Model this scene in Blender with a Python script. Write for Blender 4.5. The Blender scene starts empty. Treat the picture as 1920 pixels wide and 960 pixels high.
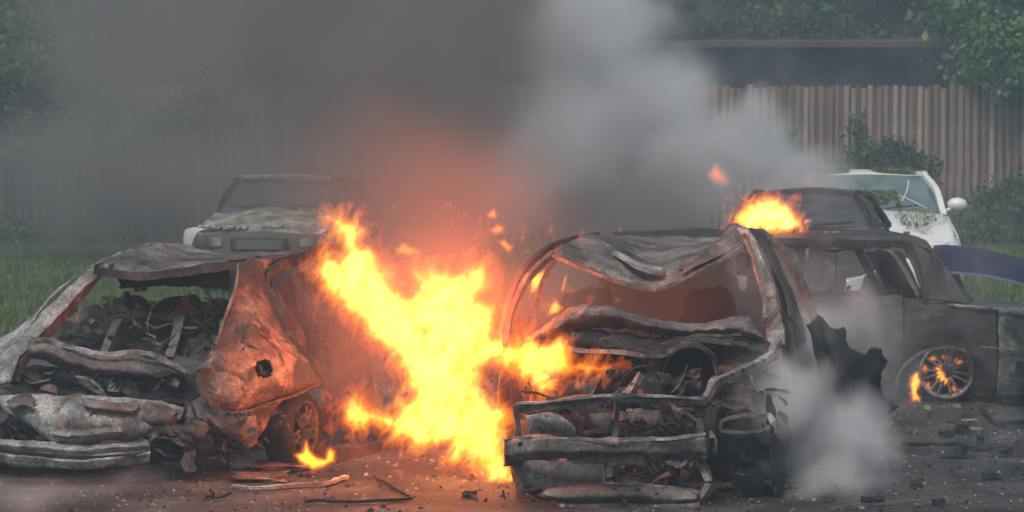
import bpy, bmesh, math, random
import numpy as np
from mathutils import Vector, Matrix

scene = bpy.context.scene
COL = scene.collection
R = math.radians
rnd = random.Random(7)

# ------------------------------------------------------------------ camera
FPX, CAMZ, HOR = 5760.0, 2.43, 174.0          # focal length in photo pixels, eye height, horizon row
TILT = math.atan((480 - HOR) / FPX)
cam_d = bpy.data.cameras.new('camera')
cam_d.sensor_width = 36.0
cam_d.lens = 36.0 * FPX / 1920.0
cam_d.clip_start = 0.5
cam_d.clip_end = 2000
cam_d.dof.use_dof = True
cam_d.dof.focus_distance = 19.6
cam_d.dof.aperture_fstop = 7.0
cam = bpy.data.objects.new('camera', cam_d)
COL.objects.link(cam)
cam.location = (0, 0, CAMZ)
cam.rotation_euler = (R(90) - TILT, 0, 0)
scene.camera = cam

# ------------------------------------------------------------------ light and exposure
SUN_EL, SUN_ROT = 55.0, 200.0
world = bpy.data.worlds.new('World')
scene.world = world
world.use_nodes = True
wn = world.node_tree.nodes
wl = world.node_tree.links
wn.clear()
wo = wn.new('ShaderNodeOutputWorld')
wb = wn.new('ShaderNodeBackground')
sky = wn.new('ShaderNodeTexSky')
sky.sky_type = 'NISHITA'
sky.sun_disc = False
sky.sun_elevation = R(SUN_EL)
sky.sun_rotation = R(SUN_ROT)
sky.air_density = 1.3
sky.dust_density = 4.0
sky.ozone_density = 1.0
wl.new(sky.outputs[0], wb.inputs[0])
wb.inputs[1].default_value = 0.10
wl.new(wb.outputs[0], wo.inputs[0])

sun_d = bpy.data.lights.new('sun', 'SUN')
sun_d.energy = 2.0
sun_d.angle = R(14)
sun_d.color = (1.0, 0.95, 0.88)
sun = bpy.data.objects.new('sun', sun_d)
COL.objects.link(sun)
sd = Vector((math.sin(R(SUN_ROT)) * math.cos(R(SUN_EL)), math.cos(R(SUN_ROT)) * math.cos(R(SUN_EL)), math.sin(R(SUN_EL))))
sun.rotation_euler = sd.to_track_quat('Z', 'Y').to_euler()

scene.view_settings.view_transform = 'Standard'
scene.view_settings.look = 'None'
scene.view_settings.exposure = 0.0
scene.view_settings.gamma = 1.0
cy = scene.cycles
cy.use_denoising = True
cy.max_bounces = 6
cy.diffuse_bounces = 2
cy.glossy_bounces = 2
cy.transmission_bounces = 4
cy.volume_bounces = 2
cy.transparent_max_bounces = 96
cy.sample_clamp_indirect = 3.0
cy.volume_step_rate = 3.0
cy.volume_max_steps = 256
cy.use_light_tree = True

# ------------------------------------------------------------------ helpers
def P(px, py, Y):
    """the world point that stands Y metres in front of the camera on the line through photo pixel px, py"""
    cx, cz = (px - 960) / FPX, -(py - 480) / FPX
    c, s = math.cos(TILT), math.sin(TILT)
    fy, fz = c + cz * s, -s + cz * c
    t = Y / fy
    return Vector((cx * t, Y, CAMZ + fz * t))

def GX(px, Y):
    return (px - 960) / FPX * Y

def tag(o, label=None, cat=None, group=None, kind=None):
    if label: o['label'] = label
    if cat: o['category'] = cat
    if group: o['group'] = group
    if kind: o['kind'] = kind
    return o

def empty(name, loc, label=None, cat=None, group=None, rz=0.0):
    o = bpy.data.objects.new(name, None)
    o.empty_display_size = 0.2
    COL.objects.link(o)
    o.location = loc
    o.rotation_euler = (0, 0, rz)
    tag(o, label, cat, group)
    return o

def link_mesh(name, me, mat=None, parent=None, world_space=True, smooth=True):
    o = bpy.data.objects.new(name, me)
    COL.objects.link(o)
    if mat is not None and not me.materials:
        me.materials.append(mat)
    if smooth:
        me.polygons.foreach_set('use_smooth', [True] * len(me.polygons))
    if parent is not None:
        o.parent = parent
        if world_space:
            # parts are built in world coordinates; a part that is itself a parent stands unmoved
            q = Matrix.Translation(parent.location) @ parent.rotation_euler.to_matrix().to_4x4() if parent.parent is None else Matrix.Identity(4)
            o.matrix_parent_inverse = q.inverted()
    return o

def mesh_of(name, verts, faces, mat=None, parent=None, smooth=True, world_space=True):
    me = bpy.data.meshes.new(name)
    me.from_pydata([tuple(v) for v in verts], [], faces)
    me.validate()
    me.update()
    return link_mesh(name, me, mat, parent, world_space, smooth)

def copy_tree(o, parent=None):
    c = o.copy()
    COL.objects.link(c)
    if parent is not None:
        c.parent = parent
    for ch in [x for x in bpy.data.objects if x.parent is o]:
        copy_tree(ch, c)
    return c

# value noise in numpy -------------------------------------------------
_LAT = np.random.RandomState(3).rand(64, 64, 64).astype(np.float32)
def vnoise(p, seed=0):
    """smooth value noise in -1..1 at points p (N,3)"""
    p = np.asarray(p, dtype=np.float32) + np.float32(seed * 7.31)
    i = np.floor(p).astype(np.int32)
    f = p - i
    f = f * f * (3 - 2 * f)
    i0 = i & 63
    i1 = (i + 1) & 63
    x0, y0, z0 = i0[..., 0], i0[..., 1], i0[..., 2]
    x1, y1, z1 = i1[..., 0], i1[..., 1], i1[..., 2]
    fx, fy, fz = f[..., 0], f[..., 1], f[..., 2]
    a = _LAT[x0, y0, z0] * (1 - fx) + _LAT[x1, y0, z0] * fx
    b = _LAT[x0, y1, z0] * (1 - fx) + _LAT[x1, y1, z0] * fx
    c = _LAT[x0, y0, z1] * (1 - fx) + _LAT[x1, y0, z1] * fx
    d = _LAT[x0, y1, z1] * (1 - fx) + _LAT[x1, y1, z1] * fx
    return ((a * (1 - fy) + b * fy) * (1 - fz) + (c * (1 - fy) + d * fy) * fz) * 2 - 1

def fbm(p, octaves=4, seed=0, gain=0.5, lac=2.03):
    p = np.asarray(p, dtype=np.float32)
    s, a, t = 0, 1.0, 0.0
    for k in range(octaves):
        s = s + a * vnoise(p, seed + k * 3)
        t += a
        a *= gain
        p = p * lac
    return s / t

_RF = np.random.RandomState(12)
_FOLD = [(d / np.linalg.norm(d), f, ph) for d, f, ph in zip(_RF.normal(size=(42, 3)), np.tile([0.5, 0.8, 1.25, 1.9, 3.0, 4.6, 7.0], 6), _RF.uniform(0, 9, 42))]
def crumple(v, amp, freq, seed=0, ridged=True):
    """dent an array of points like beaten sheet metal: soft buckling plus sharp straight folds"""
    v = np.asarray(v, dtype=np.float32)
    out = v.copy()
    wv = v + 0.09 / 1.0 * np.stack([fbm(v * 2.2, 2, seed + k) for k in (1, 2, 3)], -1)
    for ax in range(3):
        n = 0.75 * fbm(v * freq, 4, seed + 11 * ax, 0.5)
        if ridged:
            for k in range(7):
                d, f, ph = _FOLD[(ax * 14 + k + 7 * (seed % 2) + seed) % 42]
                t = (wv @ d) * f * freq * 0.42 + ph + seed * 1.7
                tri = np.abs((t - np.floor(t)) * 2 - 1) * 2 - 1
                n = n + tri * 0.42 / (f ** 0.75 + 0.5)
        out[..., ax] += amp * n
    return out

def catmull(pts, n):
    """n points on a smooth curve through pts"""
    pts = np.asarray(pts, dtype=np.float64)
    if len(pts) == 2:
        t = np.linspace(0, 1, n)[:, None]
        return pts[0] * (1 - t) + pts[1] * t
    ext = np.vstack([2 * pts[0] - pts[1], pts, 2 * pts[-1] - pts[-2]])
    d = np.linalg.norm(np.diff(pts, axis=0), axis=1)
    cum = np.concatenate([[0], np.cumsum(d)])
    cum = cum / cum[-1]
    out = []
    for t in np.linspace(0, 1, n):
        k = min(int(np.searchsorted(cum, t, side='right') - 1), len(pts) - 2)
        u = (t - cum[k]) / max(cum[k + 1] - cum[k], 1e-9)
        p0, p1, p2, p3 = ext[k], ext[k + 1], ext[k + 2], ext[k + 3]
        out.append(0.5 * ((2 * p1) + (-p0 + p2) * u + (2 * p0 - 5 * p1 + 4 * p2 - p3) * u * u + (-p0 + 3 * p1 - 3 * p2 + p3) * u ** 3))
    return np.array(out)

def pix(rows):
    """rows of (px, py, Y) -> rows of world points"""
    return [[P(*p) for p in r] for r in rows]

def sheet(name, rows, mat, parent, nu=40, nv=16, thick=0.006, amp=0.0, freq=4.0, seed=0, holes=(), hole_noise=0.0, rag=0.0, linear_v=False):
    """a metal sheet through rows of world points, dented, pierced and given a thickness.
    holes: (u, v, ru, rv) ellipses in the sheet's own 0..1 space; rag: how far the rim is eaten away"""
    cols = [catmull([tuple(p) for p in r], nu) for r in rows]
    cols = np.array(cols)                                   # rows, nu, 3
    if linear_v:
        k = len(cols)
        tt = np.linspace(0, k - 1, nv)
        g = np.array([cols[min(int(t), k - 2)] * (1 - (t - min(int(t), k - 2))) + cols[min(int(t), k - 2) + 1] * (t - min(int(t), k - 2)) for t in tt])
    else:
        g = np.array([catmull(cols[:, j], nv) for j in range(nu)]).transpose(1, 0, 2)
    if amp:
        g = crumple(g, amp, freq, seed)
    uu, vv = np.meshgrid(np.linspace(0, 1, nu), np.linspace(0, 1, nv))
    faces = []
    L = max(np.linalg.norm(g[0, 0] - g[0, -1]), 0.01)
    nz = fbm(np.stack([uu * 9 * L, vv * 6, np.full_like(uu, seed)], -1), 3, seed + 40)
    for j in range(nv - 1):
        for i in range(nu - 1):
            u, v = (uu[j, i] + uu[j, i + 1]) / 2, (vv[j, i] + vv[j + 1, i]) / 2
            n = nz[j, i]
            if rag and min(u, 1 - u, v, 1 - v) < rag * (0.35 + n):
                continue
            if any(((u - h[0]) / h[2]) ** 2 + ((v - h[1]) / h[3]) ** 2 < 1 + hole_noise * n * 3 for h in holes):
                continue
            a = j * nu + i
            faces.append((a, a + 1, a + 1 + nu, a + nu))
    me = bpy.data.meshes.new(name)
    me.from_pydata([tuple(p) for p in g.reshape(-1, 3)], [], faces)
    bm = bmesh.new()
    bm.from_mesh(me)
    bmesh.ops.delete(bm, geom=[v for v in bm.verts if not v.link_faces], context='VERTS')
    bmesh.ops.recalc_face_normals(bm, faces=bm.faces)
    bm.to_mesh(me)
    bm.free()
    o = link_mesh(name, me, mat, parent)
    if thick:
        m = o.modifiers.new('thickness', 'SOLIDIFY')
        m.thickness = thick
        m.offset = 0
    return o

def bar(name, path, w, h, mat, parent, n=24, amp=0.0, freq=6.0, seed=0, up=(0, 0, 1), k=8, twist=0.0, square=True, link=True):
    """a beam, tube or strip of width w and height h swept along a path of world points; w, h may be lists"""
    pts = catmull([tuple(p) for p in path], n)
    if square and k == 8:
        k = 4
    ws = np.interp(np.linspace(0, 1, n), np.linspace(0, 1, len(w)), w) if isinstance(w, (list, tuple)) else np.full(n, w)
    hs = np.interp(np.linspace(0, 1, n), np.linspace(0, 1, len(h)), h) if isinstance(h, (list, tuple)) else np.full(n, h)
    up = np.array(up, dtype=float)
    vs = []
    for i in range(n):
        t = pts[min(i + 1, n - 1)] - pts[max(i - 1, 0)]
        t = t / (np.linalg.norm(t) + 1e-9)
        a = np.cross(t, up)
        a = a / (np.linalg.norm(a) + 1e-9)
        b = np.cross(a, t)
        for j in range(k):
            an = 2 * math.pi * (j + 0.5) / k + twist * i / n
            cx, cz = math.cos(an), math.sin(an)
            if square:
                q = max(abs(cx), abs(cz))
                cx, cz = cx / q, cz / q
            vs.append(pts[i] + a * cx * ws[i] / 2 + b * cz * hs[i] / 2)
    vs = np.array(vs)
    if amp:
        vs = crumple(vs, amp, freq, seed)
    faces = []
    for i in range(n - 1):
        for j in range(k):
            a0, a1 = i * k + j, i * k + (j + 1) % k
            faces.append((a0, a1, a1 + k, a0 + k))
    faces.append(tuple(range(k - 1, -1, -1)))
    faces.append(tuple((n - 1) * k + j for j in range(k)))
    if not link:
        return vs, faces
    return mesh_of(name, vs, faces, mat, parent, smooth=not square)

def merged(name, pieces, mat, parent, smooth=True):
    V, F = [], []
    for v, f in pieces:
        b = len(V)
        V.extend([tuple(x) for x in v])
        F.extend([tuple(i + b for i in q) for q in f])
    return mesh_of(name, V, F, mat, parent, smooth=smooth)

def box(c, s, rot=None):
    """eight corners and six faces of a box, for merged()"""
    c = np.array(c, dtype=float)
    hs = np.array(s, dtype=float) / 2
    v = []
    for x in (-1, 1):
        for y in (-1, 1):
            for z in (-1, 1):
                q = Vector((x * hs[0], y * hs[1], z * hs[2]))
                if rot is not None:
                    q = rot @ q
                v.append(c + np.array(q))
    f = [(0, 1, 3, 2), (4, 6, 7, 5), (0, 4, 5, 1), (2, 3, 7, 6), (0, 2, 6, 4), (1, 5, 7, 3)]
    return v, f

def lathe(profile, axis_o, axis_d, n=40):
    """profile of (distance along axis, radius) turned about the axis"""
    d = Vector(axis_d).normalized()
    a = d.orthogonal().normalized()
    b = d.cross(a)
    v, f = [], []
    for (t, r) in profile:
        for k in range(n):
            an = 2 * math.pi * k / n
            v.append(Vector(axis_o) + d * t + (a * math.cos(an) + b * math.sin(an)) * r)
    for i in range(len(profile) - 1):
        for k in range(n):
            f.append((i * n + k, i * n + (k + 1) % n, (i + 1) * n + (k + 1) % n, (i + 1) * n + k))
    return v, f

# ------------------------------------------------------------------ materials
def mat_new(name):
    m = bpy.data.materials.new(name)
    m.use_nodes = True
    nt = m.node_tree
    nt.nodes.clear()
    out = nt.nodes.new('ShaderNodeOutputMaterial')
    b = nt.nodes.new('ShaderNodeBsdfPrincipled')
    nt.links.new(b.outputs[0], out.inputs['Surface'])
    return m, nt, b, out

def noise_node(nt, scale, detail=6, rough=0.6, dist=0.0, stretch=None, coord='Object'):
    tc = nt.nodes.new('ShaderNodeTexCoord')
    n = nt.nodes.new('ShaderNodeTexNoise')
    n.inputs['Scale'].default_value = scale
    n.inputs['Detail'].default_value = detail
    n.inputs['Roughness'].default_value = rough
    n.inputs['Distortion'].default_value = dist
    if stretch:
        mp = nt.nodes.new('ShaderNodeMapping')
        mp.inputs['Scale'].default_value = stretch
        nt.links.new(tc.outputs[coord], mp.inputs[0])
        nt.links.new(mp.outputs[0], n.inputs['Vector'])
    else:
        nt.links.new(tc.outputs[coord], n.inputs['Vector'])
    return n

def ramp(nt, src, stops):
    r = nt.nodes.new('ShaderNodeValToRGB')
    e = r.color_ramp.elements
    while len(e) < len(stops):
        e.new(0.5)
    for k, (p, c) in enumerate(stops):
        e[k].position = p
        e[k].color = (*c, 1) if len(c) == 3 else c
    nt.links.new(src, r.inputs[0])
    return r

def mix(nt, fac, a, b, mode='MIX'):
    m = nt.nodes.new('ShaderNodeMix')
    m.data_type = 'RGBA'
    m.blend_type = mode
    for i, s in ((0, fac), (6, a), (7, b)):
        if hasattr(s, 'is_linked') or isinstance(s, bpy.types.NodeSocket):
            nt.links.new(s, m.inputs[i])
        elif i == 0:
            m.inputs[0].default_value = s
        else:
            m.inputs[i].default_value = (*s, 1)
    return m.outputs[2]

def bump(nt, b, src, strength=0.4, dist=0.01):
    n = nt.nodes.new('ShaderNodeBump')
    n.inputs['Strength'].default_value = strength
    n.inputs['Distance'].default_value = dist
    nt.links.new(src, n.inputs['Height'])
    nt.links.new(n.outputs[0], b.inputs['Normal'])

def metal(name, dark, mid, light, patch=2.2, fine=22, rough=0.75, bias=0.5, bstr=0.6, metallic=0.0, rust=0.6, soot=0.75):
    """burnt steel: soot, scale and ash in patches with a fine grit over them"""
    m, nt, b, out = mat_new(name)
    n1 = noise_node(nt, patch, 8, 0.65, 0.6)
    n2 = noise_node(nt, fine, 6, 0.7)
    w = 0.13
    r1 = ramp(nt, n1.outputs[0], [(bias - w, dark), (bias, mid), (bias + w, light)])
    r2 = ramp(nt, n2.outputs[0], [(0.3, (0.28, 0.27, 0.26)), (0.55, (1, 1, 1)), (0.72, (1.35, 1.3, 1.25))])
    c = mix(nt, 0.9, r1.outputs[0], r2.outputs[0], 'MULTIPLY')
    nt.links.new(c, b.inputs['Base Color'])
    b.inputs['Roughness'].default_value = rough
    b.inputs['Metallic'].default_value = metallic
    n3 = noise_node(nt, fine * 3.3, 4, 0.75)
    r3 = ramp(nt, n3.outputs[0], [(0.36, (0.45, 0.42, 0.40)), (0.52, (1, 1, 1)), (0.70, (1.8, 1.75, 1.7))])
    c = mix(nt, 0.9, c, r3.outputs[0], 'MULTIPLY')
    n4 = noise_node(nt, patch * 2.7, 6, 0.7, 0.8)
    r4 = ramp(nt, n4.outputs[0], [(0.54, (0, 0, 0)), (0.66, (1, 1, 1))])
    m4 = nt.nodes.new('ShaderNodeMath'); m4.operation = 'MULTIPLY'; m4.inputs[1].default_value = rust
    nt.links.new(r4.outputs[0], m4.inputs[0])
    c = mix(nt, m4.outputs[0], c, tuple(x * y for x, y in zip(mid, (1.35, 0.72, 0.52))))
    n5 = noise_node(nt, patch * 0.8, 7, 0.62, 1.2)
    r5 = ramp(nt, n5.outputs[0], [(0.46, (0, 0, 0)), (0.57, (soot,) * 3)])
    c = mix(nt, r5.outputs[0], c, tuple(x * 0.6 for x in dark))
    nt.links.new(c, b.inputs['Base Color'])
    s = nt.nodes.new('ShaderNodeMath')
    s.operation = 'MULTIPLY_ADD'
    nt.links.new(n2.outputs[0], s.inputs[0])
    s.inputs[1].default_value = 0.6
    nt.links.new(n1.outputs[0], s.inputs[2])
    s2 = nt.nodes.new('ShaderNodeMath'); s2.operation = 'MULTIPLY_ADD'
    nt.links.new(n3.outputs[0], s2.inputs[0]); s2.inputs[1].default_value = 0.3
    nt.links.new(s.outputs[0], s2.inputs[2])
    bump(nt, b, s2.outputs[0], bstr, 0.03)
    return m

def plain(name, col, rough=0.6, var=0.25, scale=12, metallic=0.0, bstr=0.15, coat=0.0):
    m, nt, b, out = mat_new(name)
    n = noise_node(nt, scale, 5, 0.6)
    r = ramp(nt, n.outputs[0], [(0.25, tuple(x * (1 - var) for x in col)), (0.75, tuple(min(1, x * (1 + var)) for x in col))])
    nt.links.new(r.outputs[0], b.inputs['Base Color'])
    b.inputs['Roughness'].default_value = rough
    b.inputs['Metallic'].default_value = metallic
    b.inputs['Coat Weight'].default_value = coat
    if bstr: bump(nt, b, n.outputs[0], bstr, 0.01)
    return m
# ------------------------------------------------------------------ the setting: ground and grass
def ground_material():
    m, nt, b, out = mat_new('scorched asphalt')
    n1 = noise_node(nt, 0.9, 8, 0.62, 0.3)
    n2 = noise_node(nt, 14, 6, 0.75)
    n3 = noise_node(nt, 90, 3, 0.7)
    r1 = ramp(nt, n1.outputs[0], [(0.34, (0.030, 0.029, 0.028)), (0.5, (0.068, 0.067, 0.064)), (0.66, (0.115, 0.112, 0.105))])
    r2 = ramp(nt, n2.outputs[0], [(0.32, (0.25, 0.25, 0.25)), (0.52, (0.95, 0.95, 0.95)), (0.75, (2.0, 1.95, 1.85))])
    r3 = ramp(nt, n3.outputs[0], [(0.35, (0.5, 0.5, 0.5)), (0.7, (1.7, 1.65, 1.6))])
    c = mix(nt, 1.0, r1.outputs[0], r2.outputs[0], 'MULTIPLY')
    c = mix(nt, 1.0, c, r3.outputs[0], 'MULTIPLY')
    n4 = noise_node(nt, 0.55, 8, 0.7, 1.5)
    r4 = ramp(nt, n4.outputs[0], [(0.44, (0.38, 0.34, 0.31)), (0.52, (0.9, 0.88, 0.85)), (0.6, (1.15, 1.13, 1.1)), (0.68, (1.5, 1.45, 1.4))])
    c = mix(nt, 1.0, c, r4.outputs[0], 'MULTIPLY')
    nt.links.new(c, b.inputs['Base Color'])
    b.inputs['Roughness'].default_value = 0.85
    s = nt.nodes.new('ShaderNodeMath'); s.operation = 'ADD'
    nt.links.new(n2.outputs[0], s.inputs[0]); nt.links.new(n3.outputs[0], s.inputs[1])
    bump(nt, b, s.outputs[0], 0.8, 0.02)
    return m

def soil_material():
    m, nt, b, out = mat_new('trampled soil and moss')
    n1 = noise_node(nt, 1.7, 8, 0.6, 0.4)
    r1 = ramp(nt, n1.outputs[0], [(0.35, (0.035, 0.04, 0.02)), (0.5, (0.06, 0.085, 0.03)), (0.7, (0.10, 0.12, 0.05))])
    nt.links.new(r1.outputs[0], b.inputs['Base Color'])
    b.inputs['Roughness'].default_value = 0.95
    bump(nt, b, n1.outputs[0], 0.6, 0.05)
    return m

def grid_ground(name, x0, x1, y0, y1, nx, ny, z, amp, freq, mat):
    xs, ys = np.linspace(x0, x1, nx), np.linspace(y0, y1, ny)
    X, Y = np.meshgrid(xs, ys)
    Z = z + amp * fbm(np.stack([X * freq, Y * freq, np.zeros_like(X)], -1), 4, 21)
    v = np.stack([X, Y, Z], -1).reshape(-1, 3)
    f = [(j * nx + i, j * nx + i + 1, (j + 1) * nx + i + 1, (j + 1) * nx + i) for j in range(ny - 1) for i in range(nx - 1)]
    return mesh_of(name, v, f, mat)

far = mesh_of('ground', [(-400, -60, -0.06), (400, -60, -0.06), (400, 700, -0.06), (-400, 700, -0.06)], [(0, 1, 2, 3)], soil_material())
tag(far, kind='structure')
yard = grid_ground('asphalt_yard', -14, 14, 6, 31.5, 260, 240, 0.0, 0.012, 2.2, ground_material())
tag(yard, kind='structure')
lawn = grid_ground('lawn', -16, 16, 31.0, 60, 140, 120, 0.0, 0.05, 0.5, soil_material())
tag(lawn, kind='structure')

def leaf_mat(name, c0, c1, trans=0.25):
    m, nt, b, out = mat_new(name)
    n = noise_node(nt, 1.1, 3, 0.6)
    oi = nt.nodes.new('ShaderNodeObjectInfo')
    g = nt.nodes.new('ShaderNodeNewGeometry')
    r = ramp(nt, g.outputs['Random Per Island'], [(0.0, c0), (1.0, c1)])
    r2 = ramp(nt, n.outputs[0], [(0.35, (0.65, 0.65, 0.65)), (0.65, (1.25, 1.25, 1.2))])
    c = mix(nt, 1.0, r.outputs[0], r2.outputs[0], 'MULTIPLY')
    nt.links.new(c, b.inputs['Base Color'])
    b.inputs['Roughness'].default_value = 0.7
    tr = nt.nodes.new('ShaderNodeBsdfTranslucent')
    nt.links.new(c, tr.inputs[0])
    mx = nt.nodes.new('ShaderNodeMixShader')
    mx.inputs[0].default_value = trans
    nt.links.new(b.outputs[0], mx.inputs[1])
    nt.links.new(tr.outputs[0], mx.inputs[2])
    nt.links.new(mx.outputs[0], out.inputs['Surface'])
    return m

M_LEAF = leaf_mat('dark green leaves', (0.035, 0.075, 0.02), (0.075, 0.13, 0.04))
M_LEAF2 = leaf_mat('yellow green leaves', (0.07, 0.13, 0.025), (0.14, 0.21, 0.05))
M_BARK = plain('bark', (0.09, 0.07, 0.055), 0.95, 0.4, 9, bstr=0.7)

def blades(name, n, region, h, w, mat, label=None, seed=1, dens=None):
    rs = np.random.RandomState(seed)
    x = rs.uniform(region[0], region[1], n)
    y = rs.uniform(region[2], region[3], n)
    keep = fbm(np.stack([x * 0.9, y * 0.9, np.zeros(n)], -1), 3, 5) > -0.45
    x, y = x[keep], y[keep]
    n = len(x)
    hh = h * rs.uniform(0.4, 1.25, n)
    an = rs.uniform(0, math.pi * 2, n)
    lean = rs.uniform(-0.5, 0.5, (n, 2)) * hh[:, None]
    dx, dy = np.cos(an) * w / 2, np.sin(an) * w / 2
    v = np.zeros((n, 3, 3))
    v[:, 0] = np.stack([x - dx, y - dy, np.zeros(n) - 0.02], -1)
    v[:, 1] = np.stack([x + dx, y + dy, np.zeros(n) - 0.02], -1)
    v[:, 2] = np.stack([x + lean[:, 0], y + lean[:, 1], hh], -1)
    me = bpy.data.meshes.new(name)
    me.vertices.add(n * 3)
    me.vertices.foreach_set('co', v.reshape(-1))
    me.loops.add(n * 3)
    me.loops.foreach_set('vertex_index', np.arange(n * 3))
    me.polygons.add(n)
    me.polygons.foreach_set('loop_start', np.arange(n) * 3)
    me.update(calc_edges=True)
    me.validate()
    return link_mesh(name, me, mat)

g = blades('grass', 120000, (-10, 10, 30.3, 49.4), 0.11, 0.03, leaf_mat('grass blades', (0.08, 0.13, 0.025), (0.19, 0.25, 0.07)))
tag(g, kind='stuff')

# ------------------------------------------------------------------ the board fence
def wood_mat(name, c0, c1):
    m, nt, b, out = mat_new(name)
    n1 = noise_node(nt, 3.0, 6, 0.6, 0.2, (6, 6, 0.7))
    n2 = noise_node(nt, 9.0, 5, 0.7, 0.0, (5, 5, 0.5))
    oi = nt.nodes.new('ShaderNodeObjectInfo')
    r = ramp(nt, oi.outputs['Random'], [(0.0, c0), (0.55, tuple((a + b2) / 2 for a, b2 in zip(c0, c1))), (1.0, c1)])
    r1 = ramp(nt, n1.outputs[0], [(0.3, (0.5, 0.46, 0.43)), (0.7, (1.25, 1.22, 1.18))])
    c = mix(nt, 1.0, r.outputs[0], r1.outputs[0], 'MULTIPLY')
    r2 = ramp(nt, n2.outputs[0], [(0.35, (0.7, 0.7, 0.7)), (0.6, (1, 1, 1))])
    c = mix(nt, 1.0, c, r2.outputs[0], 'MULTIPLY')
    nt.links.new(c, b.inputs['Base Color'])
    b.inputs['Roughness'].default_value = 0.9
    bump(nt, b, n2.outputs[0], 0.4, 0.01)
    return m

FY = 50.0
M_BOARD = wood_mat('weathered pale boards', (0.19, 0.135, 0.108), (0.43, 0.35, 0.30))
M_BOARD2 = wood_mat('weathered brown boards', (0.12, 0.075, 0.055), (0.22, 0.14, 0.105))
fence = empty('board_fence', (0, FY, 0), 'long weathered fence of upright wooden boards behind the parked cars', 'fence')
PITCH = 0.132
bw = []
for k in range(5):
    w, h, t = 0.078 + 0.004 * (k % 3), 2.56 + 0.012 * (k - 2), 0.022
    bm = bmesh.new()
    for v in box((0, 0, h / 2), (w, t, h))[0]:
        bm.verts.new(v)
    bm.verts.ensure_lookup_table()
    for f in box((0, 0, 0), (1, 1, 1))[1]:
        bm.faces.new([bm.verts[i] for i in f])
    bmesh.ops.recalc_face_normals(bm, faces=bm.faces)
    bmesh.ops.bevel(bm, geom=[e for e in bm.edges], offset=0.004, segments=1, affect='EDGES')
    me = bpy.data.meshes.new('board')
    bm.to_mesh(me); bm.free()
    bw.append(me)
bw2 = []
for me in bw:
    c = me.copy(); c.materials.append(M_BOARD2); bw2.append(c)
    me.materials.append(M_BOARD)
for i in range(148):
    x = -9.75 + i * PITCH
    for back in (0, 1):
        o = bpy.data.objects.new('board', (bw2 if back else bw)[rnd.randrange(5)])
        COL.objects.link(o)
        o.parent = fence
        o.location = (x + back * PITCH / 2 + rnd.uniform(-0.006, 0.006), back * 0.035 + rnd.uniform(-0.004, 0.004), -0.03 + rnd.uniform(-0.014, 0.014))
        o.rotation_euler = (rnd.uniform(-0.004, 0.004), rnd.uniform(-0.009, 0.009), 0)
for z in (0.45, 1.35, 2.25):
    merged('rail', [box((0, FY + 0.085, z), (19.7, 0.045, 0.09))], M_BOARD2, fence, smooth=False)
for i in range(8):
    merged('post', [box((-9.4 + i * 2.69, FY + 0.16, 1.25), (0.1, 0.1, 2.5))], M_BOARD2, fence, smooth=False)

# low dark shed whose wall and eaves show above the fence
shed = empty('shed', (5.2, 54.4, 0), 'long dark shed behind the fence, its wall and eaves showing above the boards', 'shed')
M_DARKWALL = plain('dark tarred boards', (0.018, 0.021, 0.028), 0.9, 0.3, 3)
M_EAVES = plain('faded red eaves', (0.075, 0.045, 0.045), 0.8, 0.3, 5)
merged('wall', [box((5.2, 55.9, 1.62), (9.6, 3.0, 3.24))], M_DARKWALL, shed, smooth=False)
merged('roof', [box((5.2, 55.9, 3.34), (10.0, 3.7, 0.09), Matrix.Rotation(R(2), 3, 'X'))], M_EAVES, shed, smooth=False)
for i in range(12):
    merged('batten', [box((0.8 + i * 0.8, 54.38, 1.6), (0.06, 0.04, 3.2))], M_DARKWALL, shed, smooth=False)

# ------------------------------------------------------------------ trees
def leaf_cloud(clumps, n, size, seed, zs=0.8):
    """n leaf faces scattered in clumps (x, y, z, r): folded leaf quads"""
    rs = np.random.RandomState(seed)
    C = np.array(clumps)
    wgt = C[:, 3] ** 2.2
    idx = rs.choice(len(C), n, p=wgt / wgt.sum())
    d = rs.normal(size=(n, 3))
    d /= np.linalg.norm(d, axis=1)[:, None]
    r = C[idx, 3] * rs.uniform(0.25, 1.0, n) ** 0.45 * (1 + 0.25 * rs.normal(size=n))
    p = C[idx, :3] + d * r[:, None] * np.array([1, 1, zs])
    a = rs.normal(size=(n, 3)); a[:, 2] -= 0.5
    a /= np.linalg.norm(a, axis=1)[:, None]
    b = np.cross(a, rs.normal(size=(n, 3)))
    b /= np.linalg.norm(b, axis=1)[:, None]
    s = size * rs.uniform(0.5, 1.4, n)[:, None]
    v = np.zeros((n, 4, 3))
    v[:, 0] = p; v[:, 1] = p + a * s * 0.5 + b * s * 0.28; v[:, 2] = p + a * s; v[:, 3] = p + a * s * 0.5 - b * s * 0.28
    return v

def leaf_obj(name, v, mat, parent=None):
    n = len(v)
    me = bpy.data.meshes.new(name)
    me.vertices.add(n * 4)
    me.vertices.foreach_set('co', v.reshape(-1))
    me.loops.add(n * 4)
    me.loops.foreach_set('vertex_index', np.arange(n * 4))
    me.polygons.add(n)
    me.polygons.foreach_set('loop_start', np.arange(n) * 4)
    me.update(calc_edges=True)
    return link_mesh(name, me, mat, parent, smooth=False)

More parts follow.
